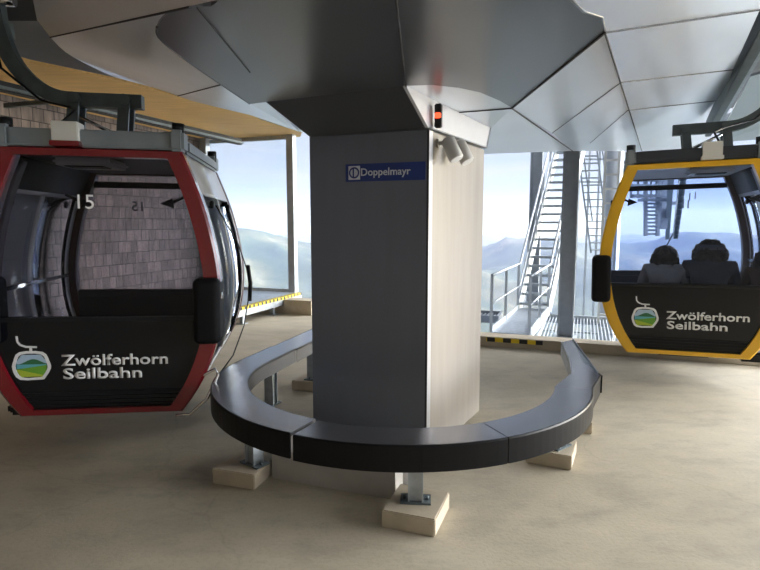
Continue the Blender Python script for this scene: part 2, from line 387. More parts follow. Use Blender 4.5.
# ceiling
ce = empty('ceiling'); ce['kind'] = 'structure'; tag(ce, 'station ceiling with curved grey metal hood and wooden soffit', 'ceiling')
wood_in = [bp(250, 115, 3.3), bp(117, 80, 3.3), bp(30, 62, 3.3)]
d0 = (wood_in[2] - wood_in[1]).normalized()
wood_poly = [Vector((-9.2, -3, 3.3)), W0 - V * 11 + Z * 3.3, W0 + V * 4.25 + Z * 3.3, Vector((-1.45, 11.0, 3.3)), Vector((-1.35, 10.2, 3.3))] + wood_in + [wood_in[2] - V * 4 - U * 0.4, wood_in[2] - V * 9]
wood_poly = [Vector((-6.2, -4.6, 3.3)), Vector((-8.6, -3.2, 3.3)), W0 + V * 4.25 + Z * 3.3, Vector((-1.55, 11.15, 3.3)), Vector((-1.35, 10.1, 3.3))] + wood_in + [Vector((-4.6, 3.2, 3.3))]
MB().prism(wood_poly, 'z', (0, 0, 0.025)).build('wood_soffit', M['wood'], ce)
MB().prism([(-9.3, -6, 3.72), (9.0, -6, 3.72), (9.0, 9.6, 3.72), (5.2, 11.0, 3.72), (0, 11.3, 3.72), (-4.0, 12.6, 3.72), (-9.3, 3, 3.72)], 'z', (0, 0, 0.25)).build('roof_slab', M['slab'], ce)

ZB, ZR = 2.45, 3.0
TH = Z * 0.03
EYEP = Vector((0, 0, EYE))
class Plane:
    """a flat panel plane through three points of the hood"""
    def __init__(s, a, b, c): s.o = Vector(a); s.n = (Vector(b) - Vector(a)).cross(Vector(c) - Vector(a)).normalized()
    def px(s, x, y):
        d = at(x, y, 1.0) - EYEP; return EYEP + d * ((s.o - EYEP).dot(s.n) / d.dot(s.n))
    def xy(s, x, y): return Vector((x, y, s.o.z - (s.n.x * (x - s.o.x) + s.n.y * (y - s.o.y)) / s.n.z))
def subsmooth(pts, n=4):
    out = []
    for i in range(len(pts) - 1):
        p0 = pts[max(i - 1, 0)]; p1 = pts[i]; p2 = pts[i + 1]; p3 = pts[min(i + 2, len(pts) - 1)]
        for k in range(n):
            t = k / n
            out.append(0.5 * ((2 * p1) + (p2 - p0) * t + (2 * p0 - 5 * p1 + 4 * p2 - p3) * t * t + (-p0 + 3 * p1 - 3 * p2 + p3) * t ** 3))
    out.append(pts[-1]); return out
def slabpanel(pts, m, name='hood_panel', up=0.0):
    return MB().prism([Vector(p) + Z * up for p in pts], '', TH).build(name, M[m], ce)
def seam(a, b, r=0.004):
    MB().bar(Vector(a) - Z * 0.003, Vector(b) - Z * 0.003, r * 2, r * 2).build('panel_seam', M['seam'], ce)
# flat underside, two halves meeting at the keel seam
bL = [(217, 2), (187, 5), (165, 14), (157, 27), (163, 42), (200, 70), (250, 104)]
edgeL = [Vector((0.0, 1.35, ZB)), Vector((-0.40, 1.60, ZB))] + [bp(x, y, ZB) for x, y in bL]
edgeLs = subsmooth(edgeL)
keelA, keelB, keelL = Vector((0.0, 1.35, ZB)), bp(406, 86, ZB), bp(266, 102, ZB)
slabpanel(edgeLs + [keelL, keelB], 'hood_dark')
lensp = [bp(x, y, ZB) for x, y in [(406, 86), (431, 85), (459, 88), (480, 92.5), (500, 101), (512, 108)]]
A = bp(605, 32, ZB); B = lensp[-1]; A2 = bp(584, 0, ZB); A3 = Vector((0.45, 1.65, ZB))
arc = subsmooth([A, bp(602, 15, ZB), A2, A3, keelA])
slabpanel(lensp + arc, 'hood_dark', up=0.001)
# left sloping panels
QL = Plane(bp(50, 37, ZR), bp(250, 115, ZR), bp(157, 30, ZB + 0.02))
inL = subsmooth([QL.px(x, y) for x, y in [(190, 6), (165, 14), (157, 27), (163, 42), (200, 70), (250, 104)]])
rimL = subsmooth([QL.px(x, y) for x, y in [(50, 37), (73, 57), (117, 78), (177, 97), (250, 115)]])
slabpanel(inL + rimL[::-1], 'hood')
ends = [bp(x, y, ZB) for x, y in [(190, 6), (165, 14), (157, 27), (163, 42), (200, 70), (250, 104)]]
MB().loft(inL, subsmooth(ends), smooth=True).build('hood_lip', M['hood_dark'], ce, solid=0.01, off=0)
QN = Plane(inL[0], rimL[0], bp(33, 0, ZR + 0.05))
slabpanel([inL[0], rimL[0], QN.px(37, 20), QN.px(33, 0), QN.xy(-2.2, 1.6), QN.xy(-0.9, 0.6), QN.xy(-0.30, 1.45), QN.px(217, 0)], 'hood')
slabpanel([bp(250, 104, ZB), keelL, bp(300, 132, 2.7), QL.px(250, 115)], 'hood')
# right sloping panels
D = bp(642, 151, 2.9)
PR1 = Plane(A, D, bp(733, 69.5, 3.0)); PR2 = Plane(A, B, D)
C = PR1.px(621, 82); c2 = PR1.px(628, 110); G = PR1.px(733, 69.5); I = PR1.px(760, 9.5); F1 = PR1.px(722, 100); F2 = PR1.px(704, 147.5)
slabpanel([A, I, G, C], 'hood'); slabpanel([C, G, F1, c2], 'hood'); slabpanel([c2, F1, F2, D], 'hood')
c1 = PR2.px(552, 133); c3 = PR2.px(590, 143); E1 = PR2.px(573, 151); E2 = PR2.px(608, 151)
slabpanel([A, C, c1, B], 'hood'); slabpanel([C, c2, c3, c1], 'hood'); slabpanel([c2, D, E2, c3], 'hood'); slabpanel([c1, c3, E2, E1], 'hood')
PR0 = Plane(A, I, A + Vector((-0.1, -1.0, 0.10)))
nI = [A] + [PR0.xy(p.x, p.y) for p in (bp(602, 15, ZB), A2, A3)] 
slabpanel(nI + [PR0.xy(0.6, 0.6), PR0.xy(2.3, 1.6), PR0.xy(2.55, 3.0), I], 'hood', up=0.002)
MB().loft([A, bp(602, 15, ZB), A2, A3], nI, smooth=True).build('hood_lip', M['hood_dark'], ce, solid=0.01, off=0)
# pillar cap: flared box between pillar top and hood
PL, PR, PB = Vector((-0.5, 4.06, 0)), Vector((0.31, 3.76, 0)), Vector((0.885, 4.80, 0)); PK = PL + PB - PR
ZT = 2.25
capB = [PL + Z * ZT, PR + Z * ZT, PB + Z * (ZT), PK + Z * ZT]
capB2 = [bp(310, 137, ZT), bp(428.5, 128, ZT), bp(487, 148, ZT), capB[3]]
PC = Plane(capB2[1], capB2[2], bp(406, 86, ZB)); capR = PC.px(491, 128); capM = PC.px(459, 112)
capT = [bp(266, 102, ZB), bp(406, 86, ZB), capR, Vector((-0.3, 5.3, 2.6))]
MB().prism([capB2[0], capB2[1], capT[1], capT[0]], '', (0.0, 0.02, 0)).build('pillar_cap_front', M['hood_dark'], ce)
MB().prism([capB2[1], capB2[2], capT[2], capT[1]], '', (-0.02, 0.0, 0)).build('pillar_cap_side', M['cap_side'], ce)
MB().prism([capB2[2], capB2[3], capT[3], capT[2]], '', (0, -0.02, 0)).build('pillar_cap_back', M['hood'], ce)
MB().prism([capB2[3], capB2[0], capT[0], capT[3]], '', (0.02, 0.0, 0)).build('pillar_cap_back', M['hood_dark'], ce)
MB().prism([v for v in capB2], '', (0, 0, 0.01)).build('pillar_cap_base', M['hood_dark'], ce)
P3 = Plane(B, E1, capR); SW = P3.px(484, 154)
slabpanel([B, E1, SW, capR], 'hood', up=0.001)
slabpanel([capR, SW, bp(380, 150, 3.0), Vector((-1.6, 7.6, 3.0)), bp(300, 132, 2.7), keelL + V * 0.3], 'hood', up=0.004)
LP = Plane(lensp[0], capR, B)
slabpanel([LP.px(x, y) for x, y in [(406, 86), (431, 85), (459, 88), (480, 92.5), (500, 101), (512, 108), (491, 128), (459, 112)]], 'hood')
for a, b in [(keelA, keelB), (A, B), (A, D), (A, I), (C, G), (c2, F1), (B, capM), (B, E1)]: seam(a, b)
seam(C, c1, 0.0018); seam(c2, c3, 0.0018); seam(inL[0], rimL[0], 0.003); seam(QL.px(177, 96), QL.px(222, 84), 0.004); seam(bp(197, 7, ZB), bp(250, 72, ZB), 0.002)

# slot rail above the yellow cabin
r0 = bp(757, 30, 3.0); r1 = bp(706, 132, 3.0); rd = (r1 - r0).normalized()
r0 = r0 - rd * 1.5; rn = Vector((rd.y, -rd.x, 0)).normalized()
def slot(q, off, z): p = r0 + rd * 1.5 + rd * q + rn * off; return Vector((p.x, p.y, z))
slabpanel([slot(-2.5, 0.95, 3.45), slot(2.6, 0.85, 3.35), slot(3.0, 0.30, 3.32), slot(6.6, 0.25, 3.02), slot(5.6, 4.5, 3.02), slot(-2.5, 4.5, 3.45)], 'hood', 'outer_soffit')
rail = thing('guide_rail', 'long grey steel channel rail in the ceiling above the yellow cabin', 'rail')
MB().bar(r0 + Z * 0.05, r1 + Z * 0.05, 0.02, 0.22).build('web', M['dark_metal'], rail)
MB().bar(r0 + rn * 0.10 + Z * 0.15, r1 + rn * 0.10 + Z * 0.15, 0.20, 0.02).build('flange', M['galv'], rail)
MB().bar(r0 + rn * 0.03 - Z * 0.06, r1 + rn * 0.03 - Z * 0.06, 0.07, 0.02).build('lower_flange', M['dark_metal'], rail)

# left black hanging track
t0 = bp(240, 142, 3.05); tdir = V
trk = thing('overhead_track', 'long black overhead track running in front of the shingle wall top', 'rail')
MB().bar(t0, t0 - V * 9, 0.09, 0.10).build('track_beam', M['black'], trk)
MB().bar(t0 + U * 0.06 - Z * 0.02, t0 - V * 9 + U * 0.06 - Z * 0.02, 0.03, 0.03).build('track_edge', M['dark_metal'], trk)
for q in (1.2, 3.6, 6.0, 8.2):
    MB().bar(t0 - V * q, t0 - V * q - U * 0.9, 0.05).build('wall_bracket', M['dark_metal'], trk)

# far glazing
wn = empty('window_1'); tag(wn, 'tall glazed screen beyond the red cabin looking onto mountains', 'window', kind='structure')
gp = at(293.5, 292, 10.9); gq = W0 + V * 4.3
gb = Vector((gp.x, gp.y, 0.28)); ga = Vector((gq.x, gq.y, 0.28))
MB().box((gb.x, gb.y, 1.8), (0.14, 0.14, 3.05), rz=YAW).build('window_post', M['steel_white'], wn)
MB().bar(ga + Z * 0.03, gb + Z * 0.03, 0.08, 0.07).build('window_sill', M['galv'], wn)
MB().bar(ga + Z * 2.98, gb + Z * 2.98, 0.08, 0.07).build('window_head', M['galv'], wn)
MB().bar(ga + Z * 1.5, gb + Z * 1.5, 0.012, 2.9).build('window_pane', M['glass_clear'], wn)

# low concrete end wall under ramp
ea = Vector((-1.22, 9.83, 0)); eb = ea - U * 3.2
tag(MB().bar(ea + Z * 0.13 + V * 0.15, eb + Z * 0.13 + V * 0.15, 0.3, 0.26).build('trim_2', M['concrete']), 'low beige concrete wall end under the striped ramp', 'low wall', kind='structure')
# striped boarding ramp
rp = thing('boarding_ramp', 'grey steel boarding ramp with a yellow and black striped edge', 'ramp')
q0 = bp(228, 311, 0.30); q1 = q0 + V * 2.35
ww = 1.9
base = [q0, q1, q1 - U * ww, q0 - U * ww]
MB().prism([p - Z * 0.03 for p in base], 'z', (0, 0, 0.03)).build('deck', M['galv'], rp)
MB().bar(q0 - Z * 0.085, q1 - Z * 0.085, 0.03, 0.11).build('side_beam', M['galv'], rp)
MB().bar(q0 - Z * 0.085, q0 - U * ww - Z * 0.085, 0.03, 0.11).build('side_beam', M['galv'], rp)
es = MB().box((0, 0, 0), ((q1 - q0).length, 0.10, 0.045)).build('striped_edge', M['hazard'], rp); es.location = (q0 + q1) / 2 - U * 0.03 - Z * 0.014; es.rotation_euler = (0, 0, math.atan2(V.y, V.x))
for q in (0.55, 1.5):
    for u in (0.12, 1.6):
        f = q0 + V * q - U * u
        lg = MB(); lg.box((f.x, f.y, 0.08), (0.06, 0.06, 0.16), rz=YAW); lg.box((f.x, f.y, 0.006), (0.14, 0.14, 0.012), rz=YAW); lg.build('leg', M['galv'], rp)

# ------------------------------------------------------------------ pillar
pil = thing('support_pillar', 'tall grey metal clad pillar standing in the middle of the curved bench', 'pillar', kind='thing')
def wallpiece(a, b, t, z0, z1, name, m, inset=0.0):
    d = (b - a).normalized(); n = Vector((d.y, -d.x, 0))
    a = a + d * inset; b = b - d * inset
    return MB().prism([a + Z * z0, b + Z * z0, b + Z * z1, a + Z * z1], '', -n * t).build(name, M[m], pil)
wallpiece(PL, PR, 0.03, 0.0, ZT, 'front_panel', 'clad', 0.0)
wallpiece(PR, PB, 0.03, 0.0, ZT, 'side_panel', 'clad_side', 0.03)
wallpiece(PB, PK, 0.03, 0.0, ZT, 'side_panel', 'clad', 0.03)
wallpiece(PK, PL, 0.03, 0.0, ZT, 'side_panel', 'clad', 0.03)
sd = (PB - PR).normalized(); sn = Vector((sd.y, -sd.x, 0))
MB().prism([PR + sd * 0.004 + sn * 0.0, PR + sd * 0.065, PR + sd * 0.065 + sn * 0.012, PR + sd * 0.004 + sn * 0.012], '', Z * ZT).build('corner_trim', M['trimw'], pil)
MB().prism([PR - sd * 0.001, PR + sd * 0.004, PR + sd * 0.004 + sn * 0.014, PR - sd * 0.001 + sn * 0.014], '', Z * ZT).build('edge_seal', M['seam'], pil)
# concrete pedestal and pipe at its foot
pe0 = Vector((-0.70, 3.47, 0)); pe1 = Vector((0.09, 3.18, 0)); pd = (pe1 - pe0).normalized(); pn = Vector((-pd.y, pd.x, 0))
tag(MB().prism([pe0, pe1, pe1 + pn * 0.3, pe0 + pn * 0.3], '', Z * 0.20).build('concrete_pedestal', M['concrete_grey']), 'long low grey concrete block under the bench in front of the pillar', 'concrete block')
pp = bp(404, 492, 0.0)
tag(MB().cyl(pp + Vector((0.01, 0.08, 0)), pp + Vector((0.01, 0.08, 0.26)), 0.045, 20).build('white_pipe', M['trimw']), 'short white upright pipe beside the grey block behind the front bench leg', 'pipe')

# maker sign on pillar
fd = (PR - PL).normalized(); fn = Vector((fd.y, -fd.x, 0))
def onfront(px, py):
    # intersect view ray with the front face
    o = Vector((0, 0, EYE)); d = at(px, py, 1.0) - o
    n = fn; t = (PL - o).dot(n) / d.dot(n); return o + d * t
sg = thing('maker_sign', 'blue maker sign with silver lettering high on the grey pillar', 'sign')
s0 = onfront(346, 182); s1 = onfront(346, 164.5)
a = Vector((s0.x, s0.y, 0)); z0, z1 = s0.z, s1.z; b = PR - fd * 0.008; b = Vector((b.x, b.y, 0))
MB().prism([a + Z * z0, b + Z * z0, b + Z * z1, a + Z * z1], '', fn * 0.006).build('sign_plate', M['sign_blue'], sg)
la = onfront(349, 180); hgt = (z1 - z0)
lx = Vector((la.x, la.y, 0)) + fn * 0.007; zc = (z0 + z1) / 2; hs_ = hgt * 0.39
MB().prism([lx + Z * (zc - hs_), lx + fd * hs_ * 1.85 + Z * (zc - hs_), lx + fd * hs_ * 1.85 + Z * (zc + hs_), lx + Z * (zc + hs_)], '', fn * 0.002).build('emblem_square', M['sign_white'], sg)
em = MB()
ec = lx + fd * hs_ * 0.92 + Z * zc + fn * 0.0025
ring = [ec + fd * math.cos(k * math.pi / 12) * hs_ * .72 + Z * math.sin(k * math.pi / 12) * hs_ * .72 for k in range(25)]
em.tube(ring, 0.0055, 6)
em.bar(ec - Z * hs_ * .7, ec + Z * hs_ * .7, 0.002, 0.010) if False else em.tube([ec - Z * hs_ * .72 - fd * 0.006, ec + Z * hs_ * .72 - fd * 0.006], 0.005, 6)
em.build('emblem', M['sign_blue'], sg)
text_mesh('sign_lettering', 'Doppelmayr', (onfront(411, 172) - onfront(361.5, 174)).length, M['sign_white'], sg, Vector((onfront(361.5, 174).x, onfront(361.5, 174).y, zc - hs_ * 0.45)) + fn * 0.009, fd, Z, bold=0.012)

# red signal light on the fascia
fs = thing('signal_light', 'small black signal light with a glowing red lens above the pillar corner', 'signal light')
sf0 = Vector(capT[1]).lerp(capB2[1], .35); q = at(438.5, 116, 3.72)
MB().box(q, (0.045, 0.045, 0.15), rz=YAW, bev=0.006).build('housing', M['black'], fs)
MB().box(q + Vector((-0.004, -0.014, 0.0)), (0.04, 0.035, 0.035), rz=YAW, bev=0.005).build('red_lens', M['red_light'], fs)

# spotlights at pillar side top
def spot(px, py, Y, label):
    c = at(px, py, Y); s = thing('spotlight', label, 'spotlight', group='grey spotlights on the pillar')
    d = Vector((0.32, -0.25, -0.75)).normalized()
    MB().tube([c - d * 0.085, c - d * 0.07, c + d * 0.075, c + d * 0.08], [0.028, 0.048, 0.05, 0.046], 20).build('lamp_body', M['lampgrey'], s)
    MB().tube([c + d * 0.078, c + d * 0.083], [0.042, 0.04], 20).build('lamp_lens', M['lens'], s)
    w = c - d * 0.05 - sn * 0.0
    # bracket back to the panel
    dist = (w - PR).dot(sn)
    MB().tube([w, w - sn * dist - Z * 0.0], 0.014, 8).build('bracket', M['lampgrey'], s)
    p = w - sn * dist
    MB().tube([p + sn * 0.012, p], 0.03, 12).build('mount_plate', M['lampgrey'], s)
spot(452, 149, 3.86, 'grey cylinder spotlight on the pillar, the nearer of the two')
spot(463, 152, 4.02, 'grey cylinder spotlight on the pillar, the farther one half hidden')

# ------------------------------------------------------------------ curved bench
bc = Vector((0.15, 4.17, 0)); RO, RI = 1.385, 1.13; TA = R(17)
Vb = Vector((math.sin(TA), math.cos(TA), 0)); Ub = Vector((math.cos(TA), -math.sin(TA), 0))
ZS = 0.50
path = []  # (outer point, inner point, s)
LL = 1.5
for i in range(9):
    q = LL * (1 - i / 8); path.append((bc - Ub * RO + Vb * q, bc - Ub * RI + Vb * q))
n = 72; th0 = math.pi - TA
for i in range(1, n + 1):
    th = th0 + math.pi * i / n; e = Vector((math.cos(th), math.sin(th), 0)); path.append((bc + e * RO, bc + e * RI))
pout, pin = [], []
for i in range(1, 5):
    q = 0.10 * i; path.append((bc + Ub * (RO + 0.02 * i) + Vb * q, bc + Ub * (RI + 0.03 * i) + Vb * q))
NP = len(path)
def jidx(pt):
    pt = Vector(pt); return min(range(NP), key=lambda i: ((path[i][0] + path[i][1]) / 2 - pt).length)
joints = [0, jidx((-0.95, 5.0, 0)), jidx((-0.42, 3.04, 0)), jidx((0.63, 3.03, 0)), jidx((1.36, 3.84, 0)), NP - 1]
bn = thing('curved_bench', 'long black U-shaped metal bench curving around the pillar', 'bench')
for gi, (i0, i1) in enumerate(zip(joints, joints[1:])):
    seg = [list(p) for p in path[i0:i1 + 1]]
    gap = 0.018 if gi == 1 else 0.004
    for e0, e1 in ((0, 1), (-1, -2)):
        for c in (0, 1):
            d = (seg[e1][c] - seg[e0][c]).normalized(); seg[e0][c] = seg[e0][c] + d * (gap if gi in (0, 1, 2) else 0.003)
    zs = ZS + (0.0 if gi != 1 else 0.006)
    top = MB()
    O = [p[0] for p in seg]; Iq = [p[1] for p in seg]
    inn = [o.lerp(i_, 0.045) for o, i_ in zip(O, Iq)]
    ring = lambda P, z: [p + Z * z for p in P]
    mb = MB(); bmv = mb.bm
    rows = [[bmv.verts.new(p) for p in ring(P, z)] for P, z in ((Iq, zs), (inn, zs), (inn, zs - 0.022), (Iq, zs - 0.022))]
    for a_, b_ in zip(rows, rows[1:] + rows[:1]):
        for k_ in range(len(seg) - 1): bmv.faces.new((a_[k_], a_[k_ + 1], b_[k_ + 1], b_[k_]))
    bmv.faces.new([r[0] for r in rows]); bmv.faces.new([r[-1] for r in rows][::-1])
    mb.build('seat', M['bench'], bn)
    mb = MB(); bmv = mb.bm
    o2 = [o.lerp(i_, 0.02) for o, i_ in zip(O, Iq)]; o3 = [o.lerp(i_, 0.05) for o, i_ in zip(O, Iq)]
    rows = [[bmv.verts.new(p) for p in ring(P, z)] for P, z in ((o3, zs + 0.001), (o2, zs + 0.001), (O, zs - 0.008), (O, zs - 0.05), (O, zs - 0.145), (o3, zs - 0.145))]
    for a_, b_ in zip(rows, rows[1:] + rows[:1]):
        for k_ in range(len(seg) - 1): bmv.faces.new((a_[k_], a_[k_ + 1], b_[k_ + 1], b_[k_]))
    bmv.faces.new([r[0] for r in rows]); bmv.faces.new([r[-1] for r in rows][::-1])
    mb.build('outer_skirt', M['bench_black'], bn)
    mb = MB(); bmv = mb.bm
    i2 = [i_.lerp(o, 0.02) for o, i_ in zip(O, Iq)]  # inner upstand
    rows = [[bmv.verts.new(p) for p in ring(P, z)] for P, z in ((Iq, zs - 0.002), (i2, zs - 0.002), (i2, zs - 0.13), (Iq, zs - 0.13))]
    for a_, b_ in zip(rows, rows[1:] + rows[:1]):
        for k_ in range(len(seg) - 1): bmv.faces.new((a_[k_], a_[k_ + 1], b_[k_ + 1], b_[k_]))
    bmv.faces.new([r[0] for r in rows]); bmv.faces.new([r[-1] for r in rows][::-1])
    mb.build('inner_skirt', M['bench'], bn)
# right end: narrowing channel with raised fins
e_in0 = bp(569.5, 362, ZS); e_out0 = bp(597.5, 373, ZS); e_mid0 = bp(584, 363.5, ZS)
e_in1 = bp(561, 342.5, ZS + 0.02); e_out1 = bp(572.5, 339.6, ZS + 0.02)
jo, ji = path[-1][0] + Z * ZS, path[-1][1] + Z * ZS
MB().prism([ji, jo, e_mid0 + U * 0.02, e_in0], '', (0, 0, -0.022)).build('seat', M['bench'], bn)
MB().prism([e_in0, e_mid0, e_out1, e_in1], '', (0, 0, -0.022)).build('end_ramp', M['bench'], bn)
MB().prism([jo - Z * 0.01, e_out0 - Z * 0.01, e_out1 - Z * 0.012, e_mid0 - Z * 0.012], '', (0, 0, -0.012)).build('end_fin', M['galv'], bn)
def strip(a, b, h, t, name, m):
    d = (b - a).normalized(); nn = Vector((d.y, -d.x, 0)).normalized()
    MB().prism([a, b, b - Z * h, a - Z * h], '', nn * t).build(name, M[m], bn)
strip(ji + Z * .008, e_in0 + Z * .008, 0.13, 0.006, 'inner_skirt', 'galv'); strip(e_in0 + Z * .012, e_in1 + Z * .012, 0.13, 0.006, 'inner_skirt', 'galv')
strip(jo, e_out0, 0.135, 0.012, 'outer_skirt', 'bench_black'); strip(e_out0 + Z * .01, e_out1 + Z * .014, 0.13, 0.006, 'outer_skirt', 'galv')
# legs, foot plates
def blk(c, rz, label, sx=0.30, sy=0.33, h=0.10):
    o = MB().box((0, 0, h / 2), (sx, sy, h), bev=0.006).build('concrete_block', M['concrete']); o.location = (c[0], c[1], 0); o.rotation_euler = (0, 0, rz)
    tag(o, label, 'concrete block', 'concrete blocks under the bench legs')
def bleg(c, rz, z0):
    o = MB(); o.box((0, 0, (ZS - 0.06 - z0) / 2), (0.075, 0.055, ZS - 0.06 - z0)); o.box((0.0375, 0, (ZS - .06 - z0) / 2), (0.008, 0.085, ZS - 0.06 - z0)); o.box((-0.0375, 0, (ZS - .06 - z0) / 2), (0.008, 0.085, ZS - 0.06 - z0))
    l = o.build('leg', M['galv'], bn); l.location = (c[0], c[1], z0); l.rotation_euler = (0, 0, rz)
    f = MB().box((0, 0, 0.005), (0.17, 0.11, 0.01))
    for sx in (-1, 1): f.cyl((sx * .065, 0, 0), (sx * .065, 0, 0.03), 0.010, 6)
    fo = f.build('foot_plate', M['dark_metal'], l)
specs = [((0.205, 2.985), R(-20), 0.10, 'beige concrete block under the frontmost bench leg, nearest the camera'),
         ((-0.87, 3.505), R(-18), 0.10, 'beige concrete block under the bench leg nearest the red cabin'),
         ((1.21, 3.79), R(-25), 0.10, 'beige concrete block under the bench leg right of the pillar'),
         ((1.56, 4.42), R(-17), 0.10, 'beige concrete block near the right end of the bench'),
         ((-0.68, 5.50), R(-17), 0.10, 'beige concrete block half hidden behind the pillar left side')]
for c, rz, z0, lb in specs: blk(c, rz, lb)
for c, rz, z0 in [((0.20, 2.99), R(-5), 0.1), ((-0.81, 3.47), R(-38), 0.1), ((1.24, 3.75), R(40), 0.1), ((1.58, 4.33), R(70), 0.1), ((-0.67, 5.45), R(70), 0.1), ((-0.99, 4.95), R(70), 0.0)]:
    bleg(c, rz, z0)

# ------------------------------------------------------------------ gondola cabins
PROF = [(0.54, 0.30), (0.65, 0.46), (0.75, 0.68), (0.81, 0.92), (0.828, 1.16), (0.812, 1.40), (0.762, 1.66), (0.695, 1.90), (0.58, 2.20)]
def prof_pts():
    P = [Vector((x, 0, z)) for x, z in PROF]; return subsmooth(P, 3)
HP = prof_pts()
def hw(z):
    for a, b in zip(HP, HP[1:]):
        if a.z <= z <= b.z: return a.x + (b.x - a.x) * (z - a.z) / (b.z - a.z)
    return HP[0].x if z < HP[0].z else HP[-1].x
DEP = 1.72
def sheet(z0, z1, y, t, inset=0.09, n=14):
    """flat wall following the barrel outline"""
    zs = [z0 + (z1 - z0) * i / n for i in range(n + 1)]
    pts = [(hw(z) - inset, y, z) for z in zs] + [(-(hw(z) - inset), y, z) for z in reversed(zs)]
    return MB().prism(pts, '', (0, t, 0))
def cabin(label, loc, rz, roll, zs, tx, s, fm, gm, roofm, innerm, boxlow, number, hooks):
    c = thing('gondola_cabin', label, 'cable car cabin', loc, rz, 'gondola cabins'); c.rotation_euler = (0, roll, rz); c.scale = (1, 1, zs)
    dz = 0.07 if zs < 1 else 0.0
    fmat = M[fm]
    def frame(y0, y1, flip):
        mb = MB(); bmv = mb.bm
        outer = [Vector((p.x, 0, p.z)) for p in HP] + [Vector((-p.x, 0, p.z)) for p in reversed(HP)]
        inner = []
        for i, p in enumerate(outer):
            side = 1 if p.x > 0 else -1
            z = min(max(p.z, 0.30 + 0.045), 2.2 - 0.055); w = 0.115 if not flip else 0.09
            inner.append(Vector((side * (hw(z) - w), 0, z)))
        rows = [[bmv.verts.new(v + Vector((0, y, 0))) for v in P] for P, y in ((outer, y0 + .012), ([o.lerp(i_, .15) for o, i_ in zip(outer, inner)], y0), (inner, y0), (inner, y1), (outer, y1))]
        for a_, b_ in zip(rows, rows[1:] + rows[:1]):
            m_ = len(outer)
            for k_ in range(m_): f = bmv.faces.new((a_[k_], a_[(k_ + 1) % m_], b_[(k_ + 1) % m_], b_[k_]))
        return mb
    frame(0, 0.10, False).build('end_frame', fmat, c)
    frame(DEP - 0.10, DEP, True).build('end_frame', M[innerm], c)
    # inner lining strip behind the near frame
    for sg_ in (-1, 1):
        mb = MB(); A_ = [Vector((sg_ * (p.x - 0.09), 0.10, p.z)) for p in HP if 0.35 < p.z < 2.15]; B_ = [v + Vector((0, 0.16, 0)) for v in A_]
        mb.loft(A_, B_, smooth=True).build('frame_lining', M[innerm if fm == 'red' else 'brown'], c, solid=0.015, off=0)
    # end walls
    for y, nm in ((0.03, 'near'), (DEP - 0.045, 'far')):
        p = sheet(0.47, 1.0, y, 0.03).build('lower_panel', M['gloss'], c)
        g = sheet(0.34, 0.47, y + 0.01, 0.02).build('grille', M['black'], c)
        rb = MB()
        for z in (0.365, 0.395, 0.425, 0.455): rb.box((0, y + 0.004, z), (2 * (hw(z) - 0.12), 0.012, 0.012))
        rb.build('grille_ribs', M['black'], g)
        sheet(1.0, 2.145, y + 0.008, 0.006).build('window_pane', M[gm], c)
        MB().box((0, y + 0.0, 1.0), (2 * (hw(1.0) - 0.1), 0.05, 0.03)).build('window_rail', M['black'], c)
        if nm == 'far':
            MB().box((0, y, 2.05), (2 * (hw(2.05) - 0.09), 0.05, 0.06)).build('cross_bar', M['black'], c)
            MB().box((0, y - 0.02, 0.93), (2 * (hw(0.93) - 0.09), 0.05, 0.16)).build('seat_back_rail', M['fabric'], c)
    # side walls: white shell with large window; black posts
    for sg_ in (-1, 1):
        def strip_(z0, z1, y0, y1, name, m, solid=0.02, off=0.0):
            zs = [z0 + (z1 - z0) * i / 10 for i in range(11)]
            A_ = [Vector((sg_ * (hw(z) - 0.015 + off), y0, z)) for z in zs]; B_ = [Vector((v.x, y1, v.z)) for v in A_]
            MB().loft(A_, B_, smooth=True).build(name, M[m], c, solid=solid, off=0)
        strip_(1.90, 2.19, 0.10, DEP - 0.10, 'upper_side_panel', 'white')
        strip_(0.31, 0.60, 0.10, DEP - 0.10, 'lower_side_panel', 'white')
        strip_(0.60, 1.90, 0.10, 0.19, 'side_post', 'white', 0.02); strip_(0.60, 1.90, DEP - 0.19, DEP - 0.10, 'side_post', 'white', 0.02)
        strip_(0.60, 1.90, DEP / 2 - 0.035, DEP / 2 + 0.035, 'door_post', 'white', 0.02, 0.0)
        strip_(0.60, 1.90, 0.19, 0.205, 'window_gasket', 'black', 0.024); strip_(0.60, 1.90, DEP - 0.205, DEP - 0.19, 'window_gasket', 'black', 0.024)
        strip_(0.60, 1.90, 0.205, DEP - 0.205, 'side_pane', gm if fm != 'red' else 'glass_blue', 0.006)
        strip_(1.93, 2.16, 0.12, DEP - 0.12, 'side_liner', 'black', 0.006, -0.02)
        strip_(1.16, 1.19, 0.23, DEP - 0.23, 'hand_bar', 'chrome', 0.02, -0.05)
        for yy in (0.42, DEP - 0.3):
            MB().box((sg_ * (hw(1.84) + 0.0), yy, 1.84), (0.03, 0.05, 0.06), bev=0.006).build('door_hinge', M['black'], c)
        # hanging door cable loop
    # floor, roof
    MB().box((0, DEP / 2, 0.325), (1.05, DEP - 0.05, 0.05)).build('cabin_floor', M['black'], c)
    MB().box((0, DEP / 2, 0.27), (0.5, 1.2, 0.07), bev=0.02).build('underframe', M['black'], c)
    MB().box((s * 0.62, 0.5, 0.27), (0.26, 0.5, 0.10), bev=0.03).build('ski_bracket', M['black'], c)
    MB().box((0, DEP / 2, 2.185), (1.14, DEP - 0.04, 0.03)).build('roof_panel', M['black'], c)
    MB().box((0, DEP / 2, 2.162), (1.08, DEP - 0.25, 0.012)).build('roof_lining', M['roof_black' if fm == 'red' else 'pale'], c)
    lp = MB().box((0.18 if fm != 'red' else -0.12, 0.36, 2.125), (0.40, 0.4, 0.055), bev=0.02).build('ceiling_unit', M['pale'], c)
